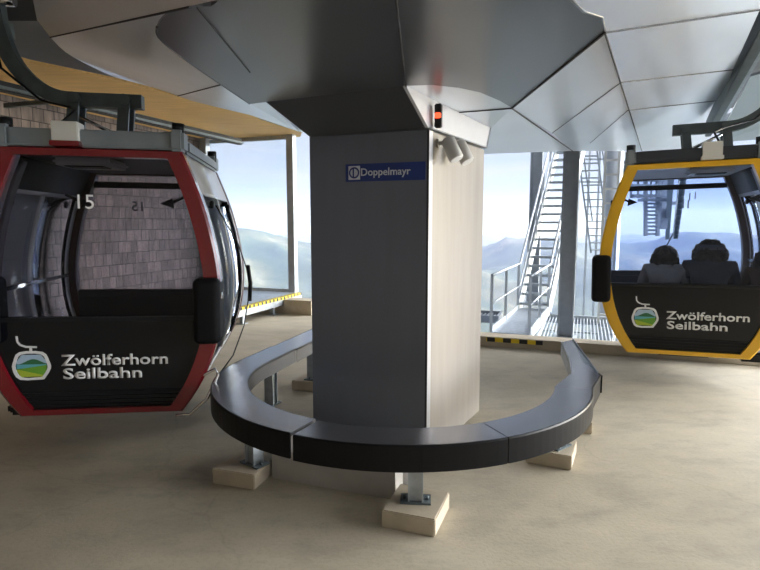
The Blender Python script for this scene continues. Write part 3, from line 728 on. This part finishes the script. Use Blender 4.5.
    MB().box((0.18 if fm != 'red' else -0.12, 0.28, 2.094), (0.26, 0.16, 0.010)).build('unit_vent', M['black'], lp)
    # seats
    for y, d in ((0.10, 1), (DEP - 0.10, -1)):
        MB().box((0, y + d * 0.22, 0.70), (1.36, 0.40, 0.05), bev=0.02).build('bench_seat', M['fabric'], c)
        MB().box((0, y + d * 0.04, 0.86), (1.40, 0.05, 0.24), bev=0.02).build('seat_back', M['fabric'], c)
    # waist bumpers
    for sg_ in (-1, 1):
        for y in (-0.04,):
            b = MB(); b.box((sg_ * (0.735 if fm == 'red' else 0.80), y + 0.08, 1.06), (0.185, 0.27, 0.48)); bmesh.ops.bevel(b.bm, geom=list(b.bm.edges), offset=0.055, segments=5, affect='EDGES', profile=0.6); b.build('bumper', M['rubber'], c, smooth=True)
    # logo
    lg = tag(empty('logo'), None); lg.parent = c
    lc = Vector((-0.455 + tx, 0.026, 0.665)); wL, hL = 0.125, 0.10
    oct_ = [(0.62, -1), (0.98, -0.25), (0.92, 0.35), (0.60, 1), (-0.60, 1), (-0.92, 0.35), (-0.98, -0.25), (-0.62, -1)]
    def ring_(k): return [lc + Vector((x * wL * k, 0, z * hL * k)) for x, z in oct_]
    rg = MB(); O_ = subsmooth(ring_(1.0) + [ring_(1.0)[0]], 3)[:-1]; I_ = subsmooth(ring_(0.83) + [ring_(0.83)[0]], 3)[:-1]
    a_ = [rg.bm.verts.new(v) for v in O_]; b_ = [rg.bm.verts.new(v) for v in I_]
    for k_ in range(len(a_)): rg.bm.faces.new((a_[k_], a_[(k_ + 1) % len(a_)], b_[(k_ + 1) % len(a_)], b_[k_]))
    rg.build('logo_outline', M['letter'], lg, solid=0.003, off=0)
    st = MB(); sp = [lc + Vector(p) for p in ((-0.085, 0, 0.215), (-0.082, 0, 0.175), (-0.065, 0, 0.152), (-0.03, 0, 0.138), (0.04, 0, 0.135))]
    for p, q in zip(sp, sp[1:]): st.bar(p, q, 0.004, 0.013)
    st.bar(lc + Vector((0.0, 0, 0.09)), lc + Vector((0.0, 0, 0.137)), 0.004, 0.016)
    st.build('logo_hanger', M['letter'], lg)
    def clip(z0, z1): # band of the octagon, with wavy edges given as functions of x
        n_ = 16; w_ = 0.76 * wL; P = []
        for i in range(n_ + 1):
            x = -w_ + 2 * w_ * i / n_; P.append((x, z0(x / w_), z1(x / w_)))
        return P
    def lim(x):
        a = abs(x) / wL
        if a < 0.50: return 0.80 * hL
        return hL * (0.80 - (a - 0.50) / 0.27 * 0.50)
    def band(f0, f1, m, yy):
        mb = MB(); n_ = 18; w_ = 0.77 * wL; prev = None
        for i in range(n_ + 1):
            x = -w_ + 2 * w_ * i / n_; L = lim(x)
            a = max(-L * (1 if abs(x) < .5 * wL else 1.2), min(L, f0(x / w_) * hL)); b = max(a, min(L, f1(x / w_) * hL))
            cur = (mb.bm.verts.new(lc + Vector((x, yy, a))), mb.bm.verts.new(lc + Vector((x, yy, b + 1e-5))))
            if prev: mb.bm.faces.new((prev[0], cur[0], cur[1], prev[1]))
            prev = cur
        mb.build('logo_landscape', M[m], lg, solid=0.001, off=0)
    band(lambda x: 0.30 + 0.18 * math.sin(3 * x + 1.2), lambda x: 1.0, 'logo_sky', 0.002)
    band(lambda x: 0.08, lambda x: 0.30 + 0.18 * math.sin(3 * x + 1.2), 'logo_hill', 0.0018)
    band(lambda x: -0.12 + 0.1 * x, lambda x: 0.10, 'logo_lake', 0.0016)
    band(lambda x: -0.55 - 0.2 * x, lambda x: -0.10 + 0.15 * x, 'logo_meadow', 0.0014)
    band(lambda x: -1.0, lambda x: -0.5 - 0.25 * x, 'logo_lime', 0.0012)
    text_mesh('lettering', 'Zwölferhorn', 0.715, M['letter'], c, (-0.265 + tx, 0.027, 0.662), (1, 0, 0), (0, 0, 1), bold=0.02, cap=0.080)
    text_mesh('lettering', 'Seilbahn', 0.525, M['letter'], c, (-0.255 + tx, 0.027, 0.563), (1, 0, 0), (0, 0, 1), bold=0.02, cap=0.080)
    if number:
        text_mesh('cabin_number', number, 0.105, M['numer'], c, (-0.115, 0.034, 1.785), (1, 0, 0), (0, 0, 1), bold=0.0)
        text_mesh('cabin_number', number, 0.10, M['roof_black'], c, (-0.22, DEP - 0.046, 1.80), (1, 0, 0), (0, 0, 1), mirror=True)
    for hx, hy in hooks:
        hk = MB(); sg_ = 1 if hx > 0 else -1
        hk.prism([(hx - sg_ * 0.085, hy, 1.83), (hx, hy, 1.87), (hx + sg_ * 0.01, hy, 1.795)], '', (0, 0.03, 0)); hk.bar((hx, hy + .015, 1.84), (hx + sg_ * 0.12, hy + .015, 1.90), 0.02)
        hk.build('window_catch', M['black'], c)
    # roof rails
    rl = M[roofm]
    for y, nm in ((0.06, 0), (DEP - 0.12, 1)):
        b = MB(); b.box((0, y, 2.265), (1.10, 0.13, 0.12), bev=0.012); b.build('roof_beam', rl, c)
        for sg_ in (-1, 1):
            e = MB(); e.box((sg_ * 0.55, y, 2.27), (0.10, 0.17, 0.15), bev=0.02); eo = e.build('beam_end', M['roof_grey' if fm == 'red' else 'roof_grey'], c)
            MB().cyl((sg_ * 0.55, y, 2.33), (sg_ * 0.55, y, 2.395), 0.042, 14).build('roller_cap', M['black'], eo)
    for sg_ in (-1, 1):
        MB().box((sg_ * 0.55, DEP / 2, 2.25), (0.10, DEP - 0.35, 0.10), bev=0.02).build('roof_side_rail', M['roof_grey'], c)
    bx = MB().box((s * 0.15, 0.02, 2.30), (0.165, 0.13, 0.14), bev=0.006).build('control_box', M['cream'], c)
    MB().box((s * 0.15, 0.015, 2.222), (0.185, 0.145, 0.035), bev=0.004).build('box_base', fmat if fm == 'red' else M['cream'], bx)
    # hanger arm
    y = DEP / 2
    hg = MB(); P = [(-0.12, 2.62), (0.10, 2.62), (0.34, 2.62), (0.50, 2.63), (0.64, 2.69), (0.77, 2.80), (0.86, 2.94), (0.91, 3.09), (0.94, 3.26), (0.95, 3.50)]
    P = [Vector((s * p[0], y, p[1] + dz)) for p in P]; P = subsmooth(P, 3)
    Tn = []
    bmv = hg.bm; rows = []
    for i, p in enumerate(P):
        d = (P[min(i + 1, len(P) - 1)] - P[max(i - 1, 0)]).normalized(); nn = Vector((-d.z, 0, d.x))
        rows.append([bmv.verts.new(p + nn * a + Vector((0, b, 0))) for a, b in ((0.055, -0.05), (0.055, 0.05), (-0.055, 0.05), (-0.055, -0.05))])
    for a_, b_ in zip(rows, rows[1:]):
        for k_ in range(4): bmv.faces.new((a_[k_], a_[(k_ + 1) % 4], b_[(k_ + 1) % 4], b_[k_]))
    bmv.faces.new(rows[0]); bmv.faces.new(rows[-1][::-1])
    hgo = hg.build('hanger_arm', M['dark_metal'], c)
    for ox in (0.0, 0.38):
        for yy in (y - 0.075, y + 0.075):
            pl = MB(); pl.bar((s * (ox + 0.04), yy, 2.25), (s * ox, yy, 2.64 + dz), 0.03, 0.085); pl.build('hanger_plate', M['dark_metal'], c)
        MB().cyl((s * ox, y - 0.11, 2.62 + dz), (s * ox, y + 0.11, 2.62 + dz), 0.045, 16).build('pivot_bolt', M['dark_metal'], c)
    MB().tube([(s * 0.05, y, 2.40), (s * 0.38, y, 2.56)], 0.016, 8).build('damper', M['chrome'], c)
    MB().tube([(s * 0.22, 0.06, 2.36), (s * 0.20, 0.3, 2.50), (s * 0.34, 0.6, 2.58), (s * 0.62, y - 0.08, 2.66), (s * 0.90, y - 0.07, 2.90), (s * 0.97, y - .07, 3.3)], 0.010, 6).build('cable', M['black'], c)
    # grip head
    gh = MB(); gh.box((s * 0.96, y, 3.52), (0.16, 0.34, 0.12), bev=0.02); gh.box((s * 0.90, y + 0.02, 3.60), (0.26, 0.22, 0.08), bev=0.01); go = gh.build('rope_grip', M['dark_metal'], c)
    for yy in (-0.2, 0.2): MB().cyl((s * 0.92, y + yy, 3.56), (s * 1.0, y + yy, 3.56), 0.06, 16).build('guide_roller', M['black'], go)
    MB().cyl((s * 0.80, y - 0.02, 3.44), (s * 0.96, y - 0.02, 3.44), 0.05, 16).build('guide_roller', M['chrome'], go)
    return c
cabR = cabin('red framed gondola cabin with the number 15 on its window', (-1.965, 3.83, 0.01), R(8.2), R(0.8), 0.97, -0.003, -1, 'red', 'glass_dark', 'roof_grey', 'inner', True, '15', [(0.50, 0.06), (-0.25, 0.5)])
cabY = cabin('yellow framed gondola cabin with passengers seen through its window', (3.045, 5.44, 0.03), R(-22.5), R(-1.2), 1.0, 0.075, 1, 'yellow', 'glass_blue', 'roof_black', 'brown', False, None, [(0.56, 0.06), (-0.56, 0.06)])
# chrome bent door rod and door cable on the red cabin's side
MB().tube([(0.60, 0.03, 0.52), (0.78, 0.0, 0.62), (0.80, -0.02, 0.58), (0.72, -0.03, 0.40), (0.60, -0.02, 0.285), (0.50, -0.02, 0.28)], 0.012, 8).build('door_rod', M['chrome'], cabR)
MB().tube([(hw(1.9) + .01, 0.7, 1.84), (hw(1.5) + .03, 1.2, 1.5), (0.89, 1.45, 1.20), (0.90, 1.45, 1.0), (0.86, 1.3, 0.70), (0.80, 0.9, 0.50), (0.72, 0.2, 0.44)], 0.006, 6).build('door_cable', M['black'], cabR)
MB().tube([(0.89, 1.40, 1.28), (0.91, 1.45, 1.10), (0.90, 1.45, 0.92)], 0.02, 8).build('door_handle', M['black'], cabR)

# ------------------------------------------------------------------ passengers in the yellow cabin
def skin_mesh(name, verts, edges, radii, m, parent, sub=2):
    me = bpy.data.meshes.new(name); me.from_pydata(verts, edges, []); o = bpy.data.objects.new(name, me); COL.objects.link(o); o.parent = parent
    sk = o.modifiers.new('skin', 'SKIN'); me2 = o.data
    if not me2.skin_vertices: 
        pass
    for i, r in enumerate(radii):
        sv = me2.skin_vertices[0].data[i]; sv.radius = (r, r) if not isinstance(r, tuple) else r
        sv.use_root = (i == 0)
    sk.use_smooth_shade = True
    ss = o.modifiers.new('sub', 'SUBSURF'); ss.levels = sub; ss.render_levels = sub
    me.materials.append(m); return o
def person(lx, ly, h, label, jm, big, band=False, lean=0.0):
    """seated on the near seat, facing away from the camera (local +y)"""
    p = thing('person', label, 'person', group='passengers in the yellow cabin')
    mtx = cabY.matrix_basis.copy(); bpy.context.view_layer.update(); p.location = cabY.matrix_world @ Vector((lx, ly, 0.725)); p.rotation_euler = (0, 0, cabY.rotation_euler.z)
    k = h / 0.74
    W = 0.17 * big
    # body: pelvis, spine, neck, head, arms, legs
    V_ = [(0, 0, 0.10), (0, -.01, 0.24), (0, 0, 0.40), (0, 0.02, 0.49), (0, 0.03, 0.53), (lean * .3, 0.04, 0.60), (lean * .5, 0.05, 0.68),
          (W, 0, 0.44), (W + .05, 0.04, 0.22), (W - .02, 0.26, 0.13), (-W, 0, 0.44), (-W - .05, 0.04, 0.22), (-W + .02, 0.26, 0.13),
          (0.09, 0.05, 0.085), (0.11, 0.42, 0.09), (0.11, 0.44, -0.26), (0.11, 0.53, -0.32), (-0.09, 0.05, 0.085), (-0.11, 0.42, 0.09), (-0.11, 0.44, -0.26), (-0.11, 0.53, -0.32)]
    V_ = [(x * k, y, z * k if z > 0 else z) for x, y, z in V_]
    E_ = [(0, 1), (1, 2), (2, 3), (3, 4), (4, 5), (5, 6), (2, 7), (7, 8), (8, 9), (2, 10), (10, 11), (11, 12), (0, 13), (13, 14), (14, 15), (15, 16), (0, 17), (17, 18), (18, 19), (19, 20)]
    r_ = [(.12, .10), (.12, .095), (.12, .09), (.05, .05), (.052, .052), (.085, .095), (.07, .08), .055, .045, .035, .055, .045, .035, .075, .058, .042, .035, .075, .058, .042, .035]
    r_ = [tuple(q * k for q in r) if isinstance(r, tuple) else r * k for r in r_]
    skin_mesh('body', V_, E_, r_, M['skin'], p)
    j = [0, 1, 2, 3, 7, 8, 9, 10, 11, 12]; mp_ = {a: b for b, a in enumerate(j)}
    skin_mesh('jacket', [V_[a] for a in j], [(mp_[a], mp_[b]) for a, b in E_ if a in mp_ and b in mp_], [(tuple(q * 1.32 for q in r_[a]) if isinstance(r_[a], tuple) else r_[a] * 1.35) for a in j], M[jm], p)
    MB().tube([(0, 0.02, 0.455 * k), (0, 0.025, 0.50 * k), (0, 0.03, 0.53 * k)], [0.12 * k, 0.10 * k, 0.085 * k], 16).build('collar', M[jm], p, smooth=True)
    tr = [0, 13, 14, 15, 17, 18, 19]; mp_ = {a: b for b, a in enumerate(tr)}
    skin_mesh('trousers', [V_[a] for a in tr], [(mp_[a], mp_[b]) for a, b in E_ if a in mp_ and b in mp_], [(tuple(q * 1.1 for q in r_[a]) if isinstance(r_[a], tuple) else r_[a] * 1.15) for a in tr], M['trousers'], p)
    # hair: curly shoulder-length mass
    hb = MB(); vs = bmesh.ops.create_icosphere(hb.bm, subdivisions=4, radius=1.0)['verts']
    hc = Vector((lean * .45 * k, 0.02, 0.58 * k))
    for v in vs:
        d = v.co.normalized(); w = 1 + 0.34 * max(0, 0.3 - d.z)
        nse = 1.03 + 0.16 * noise.fractal(d * 5 + Vector((lx * 9, 0, 0)), 0.8, 2.2, 4)
        front = 1.0 - 0.4 * min(1, max(0, (d.y - 0.1) / 0.5))
        v.co = hc + Vector((d.x * 0.118 * k * big * w, d.y * 0.115 * k * (front if d.z < 0.5 else 1), d.z * (0.118 if d.z > 0 else 0.15) * k)) * nse
    hb.build('hair', M['hair'], p, smooth=True)
    if band:
        rg = MB(); rad = lambda a, z, q: hc + Vector((0.124 * k * big * math.cos(a) * q, 0.121 * k * math.sin(a) * q, z))
        A0 = [rad(a * math.pi / 12, 0.025, 0.99) for a in range(24)]; A1 = [rad(a * math.pi / 12, 0.075, 0.87) for a in range(24)]
        rg.loft(A0, A1, closed=True, smooth=True).build('headband', M['band'], p, solid=0.006, off=0)
    # eyes, nose, ears on the far side
    fc = MB(); hx = lean * .45 * k
    for sx in (-1, 1): fc.sphere((hx + sx * 0.032, 0.135 * k, 0.645 * k), 0.012)
    fc.build('eyes', M['trimw'], p)
    MB().sphere((hx, 0.15 * k, 0.615 * k), 0.016, 0.8, 1, 1.3).build('nose', M['skin'], p)
    # hands: palm, four fingers, thumb resting on the thighs
    for sx in (-1, 1):
        w = Vector((sx * (W - .02) * k, 0.26, 0.13 * k)); hd = MB()
        hv = [tuple(w), tuple(w + Vector((-sx * .01, .06, 0.0))), tuple(w + Vector((-sx * .012, .09, 0.0)))]
        he = [(0, 1), (1, 2)]; hr = [.022, .03, .026]
        for q in range(4):
            fx = (-.027 + .018 * q); L = (.055, .065, .06, .045)[q]; i0 = len(hv)
            hv += [tuple(w + Vector((fx, .10, 0))), tuple(w + Vector((fx * 1.15, .10 + L * .6, -.004))), tuple(w + Vector((fx * 1.2, .10 + L, -.02)))]
            he += [(2, i0), (i0, i0 + 1), (i0 + 1, i0 + 2)]; hr += [.009, .008, .007]
        i0 = len(hv); hv += [tuple(w + Vector((-sx * .035, .05, 0))), tuple(w + Vector((-sx * .06, .085, -.005)))]; he += [(1, i0), (i0, i0 + 1)]; hr += [.011, .009]
        hd.bm.free(); skin_mesh('hand', hv, he, hr, M['skin'], p, 1)
person(-0.21, 0.24, 0.70, 'person in a grey jacket with dark curly hair, left passenger seen from behind', 'jacket_grey', 1.0, lean=0.0)
person(0.19, 0.24, 0.76, 'person in a dark jacket with a grey headband, taller passenger seen from behind', 'jacket_dark', 1.12, True)
person(0.67, 0.24, 0.66, 'person in brown rightmost in the yellow cabin, cut off by the picture edge', 'jacket_brown', 0.9)

# ------------------------------------------------------------------ outside: columns, stairs, gratings, towers
def column(pxa, pxb, Y, ztop, zbot, label):
    a = at(pxa, 230, Y); b = at(pxb, 230, Y); w = (b - a).length; c = (a + b) / 2
    r = thing('steel_column', label, 'column', (c.x, c.y, zbot), YAW, 'steel columns outside the platform')
    h = ztop - zbot; w *= 0.9
    MB().box((0, 0, h / 2), (w * 0.8, 0.02, h)).build('web', M['steel_white'], r)
    for sx in (-1, 1): MB().box((sx * w * 0.42, 0, h / 2), (0.03, w * 0.8, h)).build('flange', M['steel_white'], r)
    MB().box((0, 0, 0.02), (w * 1.3, w * 1.2, 0.04)).build('base_plate', M['galv'], r)
column(528, 541.5, 14.6, 4.6, -0.5, 'grey steel column left of the steel stair')
column(560, 578, 9.9, 3.0, -0.42, 'grey steel column right of the steel stair')
# landing + stair
st = thing('steel_stair', 'steep galvanised steel stair with handrails rising outside the platform', 'staircase')
L0 = at(493, 331, 9.65); L1 = at(528.5, 335, 9.65)
L0 = Vector((L0.x, L0.y + 0.2, -0.30)); VL = Vector((math.sin(R(23)), math.cos(R(23)), 0)); VT = Vector((math.sin(R(31)), math.cos(R(31)), 0)) * 1.03
L1 = L0 + U * 0.66
Lr = 3.1
MB().prism([L0, L1, L1 + VL * Lr, L0 + VL * Lr], '', (0, 0, -0.06)).build('landing', M['galv'], st)
for P in (L0, L1): MB().bar(P - Z * 0.02, P + VL * Lr - Z * 0.02, 0.03, 0.22).build('landing_beam', M['steel_white'], st)
S0 = L0 + VL * Lr; run, rise, nst = 3.4, 4.5, 22
for P, off in ((S0, -0.0), (S0 + U * 0.66, 0.0)):
    MB().bar(P, P + VT * run + Z * rise, 0.03, 0.32).build('stringer', M['steel_white'], st)
for i in range(nst):
    q = S0 + VT * run * (i + .5) / nst + Z * rise * (i + .5) / nst + U * 0.33
    MB().box(q, (0.62, 0.25, 0.05), rz=YAW).build('tread', M['galv'], st)
for P in (L0, L1):
    h = 1.02
    posts = [P + VL * q for q in (0.02, 1.4, 2.9)]
    for q in posts: MB().bar(q, q + Z * h, 0.045).build('rail_post', M['steel_white'], st)
    MB().tube([P + Z * h + V * 0.0, P + VL * Lr + Z * h, P + VL * Lr + VT * run + Z * (rise + h)], 0.026, 8).build('handrail', M['steel_white'], st)
    MB().tube([P + Z * h * .5, P + VL * Lr + Z * h * .5, P + VL * Lr + VT * run + Z * (rise + h * .5)], 0.018, 8).build('mid_rail', M['steel_white'], st)
    for q in range(1, 6):
        a = P + VL * Lr + VT * (run * q / 6) + Z * rise * q / 6; MB().bar(a, a + Z * h, 0.04).build('rail_post', M['steel_white'], st)
# grating platforms
def grating(c0, lu, lv, z, label, nb, group='steel gratings outside'):
    g = thing('steel_grating', label, 'grating', (c0.x, c0.y, z), YAW, group)
    b = MB()
    for i in range(nb): b.box((lu * (i + .5) / nb, lv / 2, 0), (0.02, lv, 0.05))
    for j in range(3): b.box((lu / 2, lv * (j + .5) / 3, -0.01), (lu, 0.02, 0.03))
    b.build('bars', M['steel_white'], g)
    f = MB(); f.box((lu / 2, 0, 0), (lu, 0.05, 0.16)); f.box((lu / 2, lv, 0), (lu, 0.05, 0.16)); f.box((0, lv / 2, 0), (.05, lv, .16)); f.box((lu, lv / 2, 0), (.05, lv, .16)); f.build('frame', M['steel_white'], g)
g0 = L1 + U * 0.08 + V * 0.3
grating(Vector((g0.x, g0.y, 0)), 1.6, 3.2, -0.55, 'steel grating walkway right of the stair landing', 24)
g1 = L0 - U * 2.6 + V * 2.2
grating(Vector((g1.x, g1.y, 0)), 2.4, 0.7, -0.45, 'narrow steel grating walkway left of the stair landing', 30)
g2 = L1 + U * 2.0 + V * 0.5
# ladder column (tower leg with ladder)
def ladder(px, Y, w, z0, z1, label, m='cream', lx=0.0):
    c = at(px, 230, Y); l = thing('access_ladder', label, 'ladder', (c.x, c.y, z0), YAW, 'ladders outside')
    h = z1 - z0
    for sx in (-1, 1): MB().box((sx * w / 2, 0, h / 2), (0.05, 0.06, h)).build('side_rail', M[m], l)
    n_ = int(h / 0.30)
    for i in range(n_): MB().box((0, 0, 0.15 + i * 0.30), (w, 0.035, 0.04)).build('rung', M[m], l)
ladder(609, 12.0, 0.27, -3.2, 4.3, 'pale ladder standing between the stair and the yellow cabin')
tw = thing('lift_tower', 'white steel lift tower column behind the pale ladder', 'tower', (0, 0, 0))
c = at(611, 230, 13.2)
MB().tube([(c.x, c.y, -9), (c.x, c.y, 4.4)], 0.20, 20).build('tower_column', M['steel_white'], tw)
MB().bar(Vector((c.x, c.y, 3.85)) - U * 1.6, Vector((c.x, c.y, 3.85)) + U * 2.4, 0.30, 0.22).build('cross_beam', M['steel_white'], tw)
# far scaffold-like stair tower left of ladder
sc = thing('service_stair', 'pale steel service stair seen between the column and ladder', 'staircase')
a0 = at(583, 240, 17.5); 
for i in range(14):
    q = Vector((a0.x, a0.y, a0.z - .3)) + Z * (i * 0.22) - U * (0) + U * (0.5 - i * 0.035)
    MB().box(q, (0.55, 0.22, 0.03), rz=YAW).build('tread', M['steel_white'], sc)
for dx in (0.25, 0.8):
    MB().bar(a0 + U * dx - Z * .4, a0 + U * (dx - 0.5) + Z * 2.7, 0.05).build('stringer', M['steel_white'], sc)
    MB().bar(a0 + U * dx + Z * .6, a0 + U * (dx - 0.5) + Z * 3.6, 0.04).build('handrail', M['steel_white'], sc)
for x_ in (578, 588, 598):
    q = at(x_, 200, 17.8); MB().bar((q.x, q.y, -6.0), (q.x, q.y, 5.2), 0.05).build('post', M['steel_white'], sc)
for z_ in (2.9, 3.6, 4.2):
    q0_ = at(576, 200, 17.8); q1_ = at(602, 200, 17.8); MB().bar((q0_.x, q0_.y, z_), (q1_.x, q1_.y, z_), 0.05).build('rail', M['steel_white'], sc)

# tower platform and sheave train seen through the yellow cabin
tp = thing('tower_platform', 'pale steel maintenance platform and ladder seen through the yellow cabin window', 'platform')
Yt = 19.0
def P_(x, y, Y=Yt): return at(x, y, Y)
for x_ in (645.5, 657.5):
    MB().bar(P_(x_, 168), P_(x_, 236), 0.10).build('side_rail', M['steel_white'], tp)
for i in range(11):
    y_ = 196 + i * 3.8; MB().bar(P_(645, y_), P_(658, y_), 0.07).build('rung', M['galv'], tp)
for y_, x0_, x1_ in ((180, 630, 662), (186, 630, 668), (196, 632, 664), (200, 640, 668), (172, 640, 662)):
    MB().bar(P_(x0_, y_), P_(x1_, y_), 0.35, 0.10).build('deck_beam', M['galv'], tp)
for x_ in (631, 638, 651, 661):
    MB().bar(P_(x_, 168), P_(x_, 198), 0.05).build('rail_post', M['steel_white'], tp)
sh = thing('sheave_train', 'vertical looking row of rope pulleys on a beam seen through the cabin window', 'pulley row')
sa = P_(672, 160, 15.0); sb = P_(667.5, 236, 24.0)
MB().bar(sa, sb, 0.16, 0.30).build('sheave_beam', M['galv'], sh)
for i in range(12):
    q = sa.lerp(sb, (i + .5) / 12) + U * 0.22; MB().cyl(q, q + U * 0.16, 0.20, 18).build('sheave_wheel', M['dark_metal'], sh)
# haul rope
rp_ = MB().tube([sa + U * .27 + Z * .25, sb + U * .27 + Z * .25, sb + V * 300 - Z * 100], 0.03, 6).build('haul_rope', M['rope'])
tag(rp_, 'steel haul rope leaving over the pulleys towards the valley', 'rope')
tw2 = thing('rope_tower', 'pale steel tower post behind the pulley row', 'tower')
q = P_(662, 230, 20.5); MB().bar((q.x, q.y, 1.4), (q.x, q.y, 4.6), 0.25).build('tower_post', M['steel_white'], tw2)
MB().bar(P_(655, 205, 20.5), P_(675, 203, 20.5), 0.2, 0.12).build('cross_beam', M['galv'], tw2)
# valley line carriers hanging far away
for i, (x_, y_) in enumerate(((683.5, 199), (688.5, 200), (690, 193), (695.5, 192))):
    q = P_(x_, y_, 26 + i * 3); o = MB().bar(q, q - Z * 0.42, 0.05).build('hanging_rod', M['rope'])
    tag(o, 'thin dark rod hanging in the sky, %s' % ('leftmost of four', 'second from left of four', 'third from left of four', 'rightmost of four')[i], 'rod', 'thin rods hanging outside')
# red handrail on left wall
q = bp(2, 281, 1.0)
q = W0 + U * 0.10 + Z * 1.02
tag(MB().tube([q - V * 3.2, q + V * 0.02], 0.018, 8).build('handrail', M['redline']), 'thin red rail on the shingle wall left of the red cabin', 'handrail')
# dark drive machinery, top left corner
tag(MB().box((-3.75, 4.2, 3.66), (1.9, 3.2, 0.06)).build('ceiling_dark_plate', M['black']), 'black plate added under the roof slab to darken it above the red cabin arm', 'ceiling plate', kind='structure')  # black plate added under the slab, stands for its dark unlit corner
dm = thing('drive_track', 'dark steel track and roller mechanism in the ceiling at the top left', 'machinery')
for (a, b, w, h) in (((-3.35, 3.4, 3.45), (-3.55, 5.6, 3.45), 0.10, 0.16), ((-3.72, 3.3, 3.28), (-3.98, 5.4, 3.28), 0.06, 0.18)):
    MB().bar(a, b, w, h).build('track_beam', M['dark_metal'], dm)
for i in range(5):
    MB().cyl((-3.46 - i * .03, 3.6 + i * .38, 3.30), (-3.36 - i * .03, 3.6 + i * .38, 3.30), 0.09, 16).build('tyre_wheel', M['rubber'], dm)
